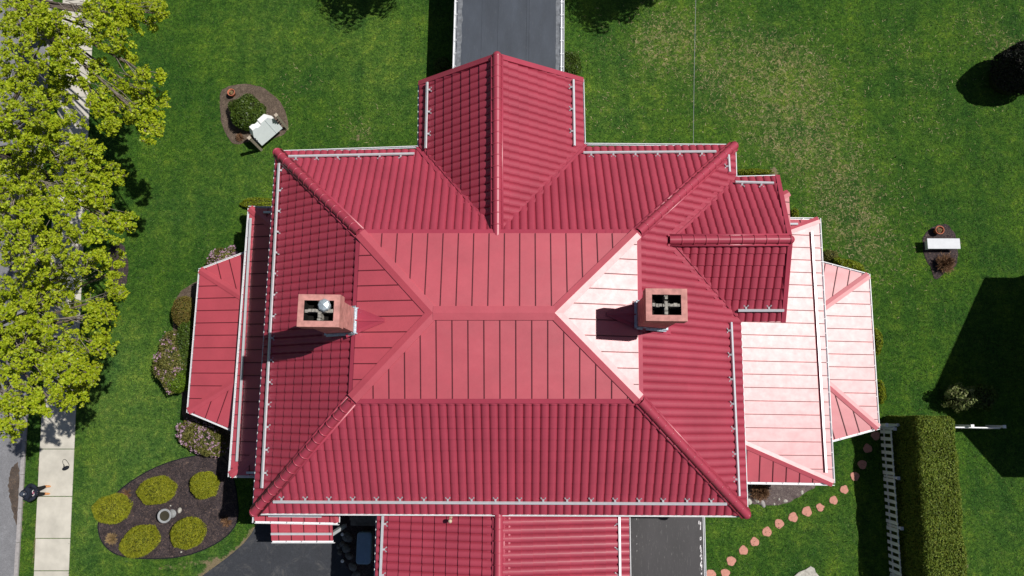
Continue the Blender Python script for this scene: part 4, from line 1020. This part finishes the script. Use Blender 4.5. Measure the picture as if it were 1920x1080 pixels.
def pot(px, py, r, label, seed):
    c = P(px, py, .15); b = empty('flower_pot', Vector((c.x, c.y, .03)), label, 'flower pot', 'terracotta pots')
    mb = MB(); mb.lathe((0, 0, 0), [(0, 0), (r*.7, 0), (r*.95, .27), (r*1.08, .27), (r*1.08, .33), (r*.93, .33), (r*.86, .22)], 28); o = mb.build('pot', 'terra', None, True); o.parent = b
    mb = MB(); mb.lathe((0, 0, 0), [(0, .24), (r*.9, .235)], 20); o = mb.build('soil', 'mulch2'); o.parent = b
    g = np.random.default_rng(seed); d = unit(g.normal(size=(60, 3)))*np.array([r*.5, r*.5, .08]); d[:, 2] = np.abs(d[:, 2])
    o = quadmesh('dry_plant', leaves(d+np.array([c.x, c.y, .3]), d*0+[0, 0, 1.], .05, .3, 1, 4), 'dryblade', b); o.data.transform(Matrix.Translation((0, 0, 0)))
pot(436, 176, .17, 'terracotta pot at the top left of the sign bed', 1)
pot(1758, 433, .19, 'terracotta pot just above the white bench', 2)
# bench
c = P(1769, 457, .5); b = empty('garden_bench', Vector((c.x, c.y, .03)), 'plain white slab bench on the dark mulch bed', 'bench', rz=math.radians(.5))
def bl(mb, name, mat, root, smooth=False):
    o = mb.build(name, mat, None, smooth); o.parent = root; return o
mb = MB(); mb.box((0, 0, .47), (1.52, .50, .07)); bv = bl(mb, 'seat', 'benchw', b)
md = bv.modifiers.new('bevel', 'BEVEL'); md.width = .015; md.segments = 2
for s_ in (-1, 1):
    mb = MB(); mb.slab([(s_*.55-.07, -.2), (s_*.55+.07, -.2), (s_*.55+.07, .2), (s_*.55-.07, .2)], 0, .435); bl(mb, 'leg', 'gwhite', b)
mb = MB(); mb.box((0, 0, .14), (.98, .06, .12)); bl(mb, 'stretcher', 'gwhite', b)
# bird bath
c = P(323, 963, .05); b = empty('bird_bath', Vector((c.x, c.y, .04)), 'grey round bird bath in the middle of the oval bed', 'bird bath')
mb = MB(); mb.lathe((0, 0, 0), [(0, 0), (.19, 0), (.19, .06), (.1, .1), (.075, .3), (.085, .55), (.13, .66)], 24); bl(mb, 'pedestal', 'concrete_b', b, True)
mb = MB(); mb.lathe((0, 0, 0), [(.10, .64), (.24, .68), (.31, .76), (.31, .79), (.27, .79), (.20, .74), (0, .72)], 32); bl(mb, 'bowl', 'concrete_b', b, True)
mb = MB(); mb.lathe((0, 0, 0), [(0, .755), (.22, .755)], 24); bl(mb, 'water', 'water', b)
# loose stones
def rock(px, py, r, mat, label, h=.1, name='rock', group=None, seed=0, z=0.0):
    c = P(px, py, z); random.seed(seed+500); mb = MB(); rx, ry = r
    mb.ball((0, 0, h*.2), (rx, ry, h), 10, 6, .13); b = empty
    o = mb.build(name, mat, None, False); o.location = (c.x, c.y, z); o.rotation_euler[2] = random.uniform(0, 3); md = o.modifiers.new('s', 'SUBSURF'); md.levels = 1; md.render_levels = 2
    return tag(o, label, 'stone', group)
rock(337, 957, (.10, .14), 'stone', 'small white stone right of the bird bath', .09, seed=1, z=.03)
rock(340, 1035, (.05, .05), 'stone', 'tiny white stone at the lower edge of the oval bed', .05, seed=2, z=.03)
rock(320, 948, (.04, .04), 'stone', 'tiny white pebble above the bird bath', .04, seed=3, z=.04)
for i, (x, y, a, b2, t) in enumerate([(1403, 925, .12, .2, 'pale stone tucked against the roof corner, upper one'), (1404, 941, .15, .16, 'pale stone at the roof corner, lower one'), (1418, 937, .18, .12, 'flat grey stone left in the row edging the porch bed'), (1430, 944, .22, .11, 'long flat grey stone edging the porch bed below the dry shrub'), (1451, 945, .07, .06, 'tiny pale stone between the long flat stone and the white one'), (1472, 939, .13, .08, 'white stone in the middle of the porch bed edge'), (1503, 923, .11, .09, 'pale stone at the right end of the porch bed edge'), (1460, 936, .07, .06, 'small brown stone beside the white one')]):
    rock(x, y, (a, b2), 'stone' if i != 3 else 'curb', t, .07, group='stones edging the porch bed', seed=10+i, name='edging_stone')
c = P(1512, 1076, 0); mb = MB(); ring = [P(x, y) for x, y in ((1488, 1080), (1497, 1072), (1510, 1067), (1519, 1061), (1526, 1065), (1528, 1072), (1535, 1080), (1530, 1100), (1490, 1100))]
mb.slab(ccw(ring), -.05, .08); o = mb.build('flat_rock', 'stone'); tag(o, 'white flat rock in the lawn at the bottom edge, right of the stepping stones', 'stone')
# boulders, posts and the covered box in the shaded corner
for i, (x, y, a, b2, z_) in enumerate([(652, 1007, .3, .36, .35), (650, 1028, .3, .26, .3), (643, 1020, .2, .18, .2), (636, 1024, .15, .14, .1), (638, 1036, .16, .14, .1), (655, 1042, .28, .2, .2), (662, 1062, .22, .3, .2), (668, 1078, .3, .25, .2)]):
    rock(x, y, (a*.8, b2*.8), 'graystone', ['large pale boulder beside the upper white light', 'broad boulder in the middle of the shaded rock pile', 'dark boulder left of the broad one', 'upper of two small stones nearest the driveway', 'lower of two small stones nearest the driveway', 'boulder right of the lower white light', 'narrow boulder below the covered tub', 'boulder at the bottom edge of the rock pile'][i], .22, name='boulder', group='boulders in the shaded corner', seed=30+i)
for (x, y), t in (((642, 1002), 'upper of two white round path lights in the shaded corner'), ((642, 1052), 'lower of two white round path lights in the shaded corner')):
    c = P(x, y, .5); b = empty('path_light', Vector((c.x, c.y, 0)), t, 'path light', 'white path lights')
    mb = MB(); mb.tube([(0, 0, 0), (0, 0, .48)], .025, 10); bl(mb, 'stake', 'black', b); mb = MB(); mb.lathe((0, 0, 0), [(.04, .46), (.075, .5), (.07, .53), (0, .55)], 18); bl(mb, 'lamp_head', 'print', b, True)
ca_, cb_ = P(667, 1058, .8), P(697, 998, .8); cx, cy = (ca_.x+cb_.x)/2, (ca_.y+cb_.y)/2
b = empty('covered_box', Vector((cx, cy, .03)), 'long blue grey rounded lid of a covered box against the south wing', 'storage box')
w_, l_ = abs(cb_.x-ca_.x)/2, abs(cb_.y-ca_.y)/2
def rrect(w, l, r, n=6):
    out = []
    for k, (sx, sy) in enumerate(((1, 1), (-1, 1), (-1, -1), (1, -1))):
        for i in range(n+1):
            a = math.pi/2*(k+i/n); out.append((sx*(w-r)+r*math.cos(a), sy*(l-r)+r*math.sin(a)))
    return out
mb = MB(); r1 = [(x, y, .66) for x, y in rrect(w_, l_, .14)]; r2 = [(x, y, .76) for x, y in rrect(w_, l_, .14)]; r3 = [(x, y, .80) for x, y in rrect(w_*.9, l_*.94, .12)]
mb.prism(r1, r2); mb.prism(r2, r3); bl(mb, 'lid', 'blue', b); mb = MB(); mb.slab(rrect(w_*.9, l_*.95, .1), 0, .655); bl(mb, 'body', 'graystone', b)
mb = MB(); c = P(684, 990, .2); 
for k in range(3): mb.box((c.x, c.y+.25-k*.02+k*.28, .12+k*.12), (1.3, .3, .2+k*.2))
tag(mb.build('garden_steps', 'graystone'), 'dark steps above the covered box, deep in the shade', 'steps')

# stepping stones
stp = [(1642, 817), (1627, 841), (1617, 871), (1603, 893), (1583, 918), (1563, 938), (1538, 951), (1513, 959), (1487, 970), (1461, 982), (1438, 997), (1415, 1016), (1394, 1032), (1371, 1052), (1360, 1075), (1333, 1077)]
lab = ['stepping stone in the hedge shadow, nearest the east bay', 'second stepping stone from the east bay, in the hedge shadow', 'third stepping stone from the east bay, in the hedge shadow', 'fourth stepping stone from the east bay, last one in the shadow',
       'pink stepping stone just outside the hedge shadow, first in sun', 'pink stepping stone, second in sun from the hedge shadow', 'pink stepping stone with notched top right, third in sun', 'round pink stepping stone, fourth in sun from the hedge shadow',
       'pink stepping stone partly covered by a darker flake, fifth in sun', 'pink stepping stone, sixth in sun from the hedge shadow', 'pink stepping stone, seventh in sun from the hedge shadow', 'pink stepping stone, eighth in sun, midway down the lower curve',
       'pink stepping stone, ninth in sun from the hedge shadow', 'pink stepping stone, last full one before the bottom edge', 'pink stepping stone cut by the bottom edge, right one of the last pair', 'pink stepping stone cut by the bottom edge, beside the flat roof']
for i, (x, y) in enumerate(stp):
    random.seed(900+i); c = P(x, y, .02); mb = MB(); n = 22; R0 = [.2, .2, .2, .2, .185, .185, .18, .22, .21, .205, .21, .195, .20, .205, .2, .21][i]
    ph = random.uniform(0, 6); ring = []
    for k in range(n):
        a = 2*math.pi*k/n; r = R0*(1+.07*math.sin(3*a+ph)+.05*math.sin(5*a+ph*2)+random.uniform(-.035, .035))
        if i == 6 and .3 < a < 1.2: r *= .78
        ring.append((r*math.cos(a), r*math.sin(a)))
    mb.prism([(x_, y_, -.05) for x_, y_ in ring], [(x_, y_, .02) for x_, y_ in ring]); mb.prism([(x_, y_, .02) for x_, y_ in ring], [(x_*.95, y_*.95, .03) for x_, y_ in ring])
    o = mb.build('stepping_stone', 'pinkstone'); o.location = (c.x, c.y, 0); tag(o, lab[i], 'stepping stone', 'pink stepping stones across the lawn')

# picket fences
def picket_fence(a, b, h, spacing, pw, label, rails=(.28, .85), name='picket_fence', pointed=True, posts=2.4):
    a = Vector(a); b = Vector(b); d = (b-a); L = d.length; d.normalize(); x = Vector((d.y, -d.x, 0))
    f = empty(name, a, label, 'fence', 'white picket fences')
    for z_ in rails: mb = MB(); mb.bar(a+Vector((0, 0, z_*h)), b+Vector((0, 0, z_*h)), .04, .075); part2(mb, 'rail', 'gwhite', f)
    n = int(L/posts)+1
    for i in range(n+1):
        p = a+d*(L*i/n)-x*.06; mb = MB(); mb.bar(p, p+Vector((0, 0, h+.08)), .1, .1, x); mb.bar(p+Vector((0, 0, h+.08)), p+Vector((0, 0, h+.11)), .14, .14, x); part2(mb, 'post', 'gwhite', f)
    n = int(L/spacing)
    for i in range(n):
        p = a+d*(spacing*(i+.5))+x*.035; w = pw/2; t = .022; tilt = d*random.uniform(-.015, .015)
        mb = MB(); pr = [p-d*w+Vector((0, 0, .06)), p+d*w+Vector((0, 0, .06)), p+d*w+tilt+Vector((0, 0, h-.08)), p+tilt+Vector((0, 0, h)), p-d*w+tilt+Vector((0, 0, h-.08))]
        mb.raw([q-x*t/2 for q in pr]+[q+x*t/2 for q in pr], [(0, 1, 2, 3, 4), (9, 8, 7, 6, 5)]+[((i_+1) % 5, i_, 5+i_, 5+(i_+1) % 5) for i_ in range(5)])
        part2(mb, 'picket', 'gwhite', f)
    return f
random.seed(3)
fx = P(1660, 950, 0).x
picket_fence((fx, -.55, 0), (fx+.02, -9.0, 0), 1.15, .30, .15, 'white picket fence with wide gaps running down beside the hedge')
fy = P(1700, 799, 0).y
picket_fence((P(1650, 800, 0).x-.3, fy, 0), (16.55, fy, 0), 1.2, .15, .11, 'short white fence between the east bay and the hedge')
picket_fence((18.4, fy, 0), (P(1878, 800, 1.1).x, fy, 0), 1.2, .15, .11, 'white fence running right from the hedge into the shadow')

# neighbour house east of the frame (casts the large shadow)
nbh = empty('neighbour_house', Vector((29, 2.7, 0)), 'grey gabled neighbour house outside the right edge', 'house')
x0, x1, ya, yb, ze, zr_ = 24.5, 36, -1.85, 7.3, 5.0, 10.2
mb = MB(); mb.slab([(x0+.3, ya+.3), (x1-.3, ya+.3), (x1-.3, yb-.3), (x0+.3, yb-.3)], -.1, ze-.1); ym = (ya+yb)/2-.2
for x in (x0+.3, x1-.3): mb.face([(x, ya+.3, ze-.1), (x, yb-.3, ze-.1), (x, ym, zr_-.3)])
part2(mb, 'wall', 'siding', nbh)
mb = MB()
for ye in (ya, yb):
    a = [Vector((x0, ye, ze)), Vector((x1, ye, ze)), Vector((x1, ym, zr_)), Vector((x0, ym, zr_))]
    if ye > ym: a = a[::-1]
    mb.prism([p-Vector((0, 0, .12)) for p in a], a)
part2(mb, 'roof', 'graystone', nbh)
for yy in (.6, 4.8):
    for z_ in (1.2, 3.4):
        mb = MB(); mb.box((x0+.28, yy, z_+.6), (.06, 1.1, 1.35)); w_o = part2(mb, 'window', 'white', nbh); mb = MB(); mb.box((x0+.24, yy, z_+.6), (.04, .9, 1.15)); part2(mb, 'pane', 'glass', w_o)

# sling bag
c = P(122, 876, .06); b = empty('sling_bag', Vector((c.x, c.y, .04)), 'small black bag with a thin looped strap lying on the sidewalk', 'bag')
mb = MB(); mb.ball((.04, -.06, .07), (.17, .09, .08), 18, 8, .03); o = bl(mb, 'pouch', 'black', b, True); o.data.transform(Matrix.Rotation(.45, 4, 'Z'))
mb = MB(); pts = [(-.02, -.02, .07), (-.07, .10, .03), (-.14, .22, .015), (-.13, .32, .012), (-.05, .35, .012), (.06, .26, .012), (.16, .14, .02), (.19, .02, .06)]
q = smooth_ring([Vector(p) for p in pts], 4, 0)[:29]; mb.tube(q, .010, 6); bl(mb, 'strap', 'black', b, True)
mb = MB(); mb.tube([(-.02, -.02, .08), (-.03, .07, .04), (-.08, .13, .02)], .014, 6); bl(mb, 'buckle_strap', 'black', b)

# ------------------------------------------------------------------ person
def skin(name, verts, edges, mat, parent, sub=2, root=0):
    me = bpy.data.meshes.new(name); me.from_pydata([v[:3] for v in verts], edges, [])
    o = bpy.data.objects.new(name, me); C.objects.link(o); o.parent = parent
    sk = o.modifiers.new('skin', 'SKIN'); sk.use_smooth_shade = True
    for i, v in enumerate(verts):
        r = v[3]; rr = r if isinstance(r, tuple) else (r, r)
        me.skin_vertices[0].data[i].radius = rr; me.skin_vertices[0].data[i].use_root = (i == root)
    ss = o.modifiers.new('sub', 'SUBSURF'); ss.levels = sub; ss.render_levels = sub
    me.materials.append(MT[mat]); return o
fp = (P(93, 912, 0)+P(93, 925, 0))/2
per = empty('person', Vector((fp.x-.12, fp.y, .035)), 'person in dark navy hoodie, cap, black trousers and tan boots standing on the sidewalk', 'person')
# local frame: facing +x
hipz = .92
ye = .10
body = skin('body', [(0, 0, hipz, .13), (0, 0, 1.12, .125), (-.01, 0, 1.32, .14), (-.02, 0, 1.43, .11), (-.01, 0, 1.50, .055), (.01, 0, 1.56, .055), (.03, 0, 1.64, .092), (.025, 0, 1.72, .09),
    (-.01, .19, 1.42, .06), (-.04, .29, 1.15, .048), (.14, .20, 1.06, .038), (.20, .12, 1.05, .03),
    (-.01, -.19, 1.42, .06), (-.04, -.29, 1.15, .048), (.14, -.20, 1.06, .038), (.20, -.12, 1.05, .03),
    (0, .10, .84, .095), (.03, .13, .48, .06), (0, .16, .10, .045), (0, -.10, .84, .095), (.03, -.13, .48, .06), (0, -.16, .10, .045), (.11, .17, .04, .035), (.11, -.17, .04, .035)],
    [(0, 1), (1, 2), (2, 3), (3, 4), (4, 5), (5, 6), (6, 7), (3, 8), (8, 9), (9, 10), (10, 11), (3, 12), (12, 13), (13, 14), (14, 15), (0, 16), (16, 17), (17, 18), (0, 19), (19, 20), (20, 21), (18, 22), (21, 23)], 'skin', per)
# face and hands are part of the body's upper detail
mb = MB(); mb.ball((.125, 0, 1.655), (.02, .016, .028), 10, 6); bl(mb, 'nose', 'skin', per, True)
for s_ in (-1, 1): mb = MB(); mb.ball((.05, s_*.095, 1.66), (.022, .012, .035), 8, 6); bl(mb, 'ear', 'skin', per, True)
mb = MB()
for s_ in (-1, 1): mb = MB(); mb.ball((.112, s_*.034, 1.67), (.012, .014, .009), 8, 6); bl(mb, 'eye', 'black', per, True)
mb = MB(); mb.ball((.118, 0, 1.60), (.008, .026, .006), 8, 6); bl(mb, 'mouth', 'pinkprint', per, True)
for s_ in (-1, 1):
    hv = [(.19, s_*.13, 1.05, .03), (.24, s_*.085, 1.045, (.034, .02))]; he = [(0, 1)]
    for j in range(4):
        k = len(hv); o1 = .018*(j-1.5); ln = [.030, .036, .034, .026][j]
        hv += [(.262, s_*(.07-.01), 1.045+o1, .0095), (.272, s_*(.045), 1.047+o1, .0088), (.262, s_*(.045-ln*.7), 1.048+o1, .008)]; he += [(1, k), (k, k+1), (k+1, k+2)]
    k = len(hv); hv += [(.225, s_*.075, 1.085, .0105), (.245, s_*.045, 1.10, .0095)]; he += [(1, k), (k, k+1)]
    skin('hand', hv, he, 'skin', per, 1)
skin('hoodie', [(0, 0, .90, (.23, .18)), (0.01, 0, 1.10, (.25, .19)), (-.01, 0, 1.30, (.25, .19)), (-.02, 0, 1.42, (.16, .13)), (-.03, 0, 1.49, .10),
    (-.01, .20, 1.42, .085), (-.04, .34, 1.16, .095), (.13, .24, 1.06, .085), (.19, .14, 1.05, .07), (-.01, -.20, 1.42, .085), (-.04, -.34, 1.16, .095), (.13, -.24, 1.06, .085), (.19, -.14, 1.05, .07)],
    [(0, 1), (1, 2), (2, 3), (3, 4), (3, 5), (5, 6), (6, 7), (7, 8), (3, 9), (9, 10), (10, 11), (11, 12)], 'navy', per)
mb = MB(); mb.ball((-.06, 0, 1.50), (.15, .17, .11), 14, 8); bl(mb, 'hood', 'navy', per, True)
mb = MB(); mb.ball((.19, 0, 1.03), (.10, .19, .11), 16, 8); bl(mb, 'front_pocket', 'navy', per, True)
skin('trousers', [(0, 0, .93, (.15, .14)), (0, .10, .82, .115), (.03, .13, .48, .088), (0, .16, .13, .072), (0, -.10, .82, .115), (.03, -.13, .48, .088), (0, -.16, .13, .072)], [(0, 1), (1, 2), (2, 3), (0, 4), (4, 5), (5, 6)], 'trousers', per)
for s_ in (-1, 1):
    mb = MB(); mb.ball((.06, s_*.165, .045), (.155, .052, .055), 16, 8); mb.tube([(0, s_*.16, .05), (0, s_*.16, .16)], [.06, .065], 12); bl(mb, 'boot', 'tan', per, True)
mb = MB(); mb.lathe((.02, 0, 1.68), [(.112, 0), (.116, .05), (.10, .10), (.06, .135), (0, .145)], 20); mb.slab([(.10, -.07), (.18, -.06), (.215, 0), (.18, .06), (.10, .07)], 1.685, 1.70); bl(mb, 'cap', 'capgrey', per, True)
mb = MB(); mb.box((.125, 0, 1.755), (.012, .06, .05)); bl(mb, 'cap_badge', 'print', per)
mb = MB()
def arc(cx, cz, r, a0, a1, x=.20):
    p = [Vector((x-.0, cx+r*math.cos(a), cz+r*math.sin(a))) for a in np.linspace(a0, a1, 9)]; mb.tube(p, .013, 6)
arc(.07, 1.27, .05, -.5, 2.6); arc(-.07, 1.24, .06, 2.2, 5.8); mb.cur = 1; arc(0, 1.25, .045, 0, 6.28); bl(mb, 'chest_print', ['print', 'pinkprint'], per)
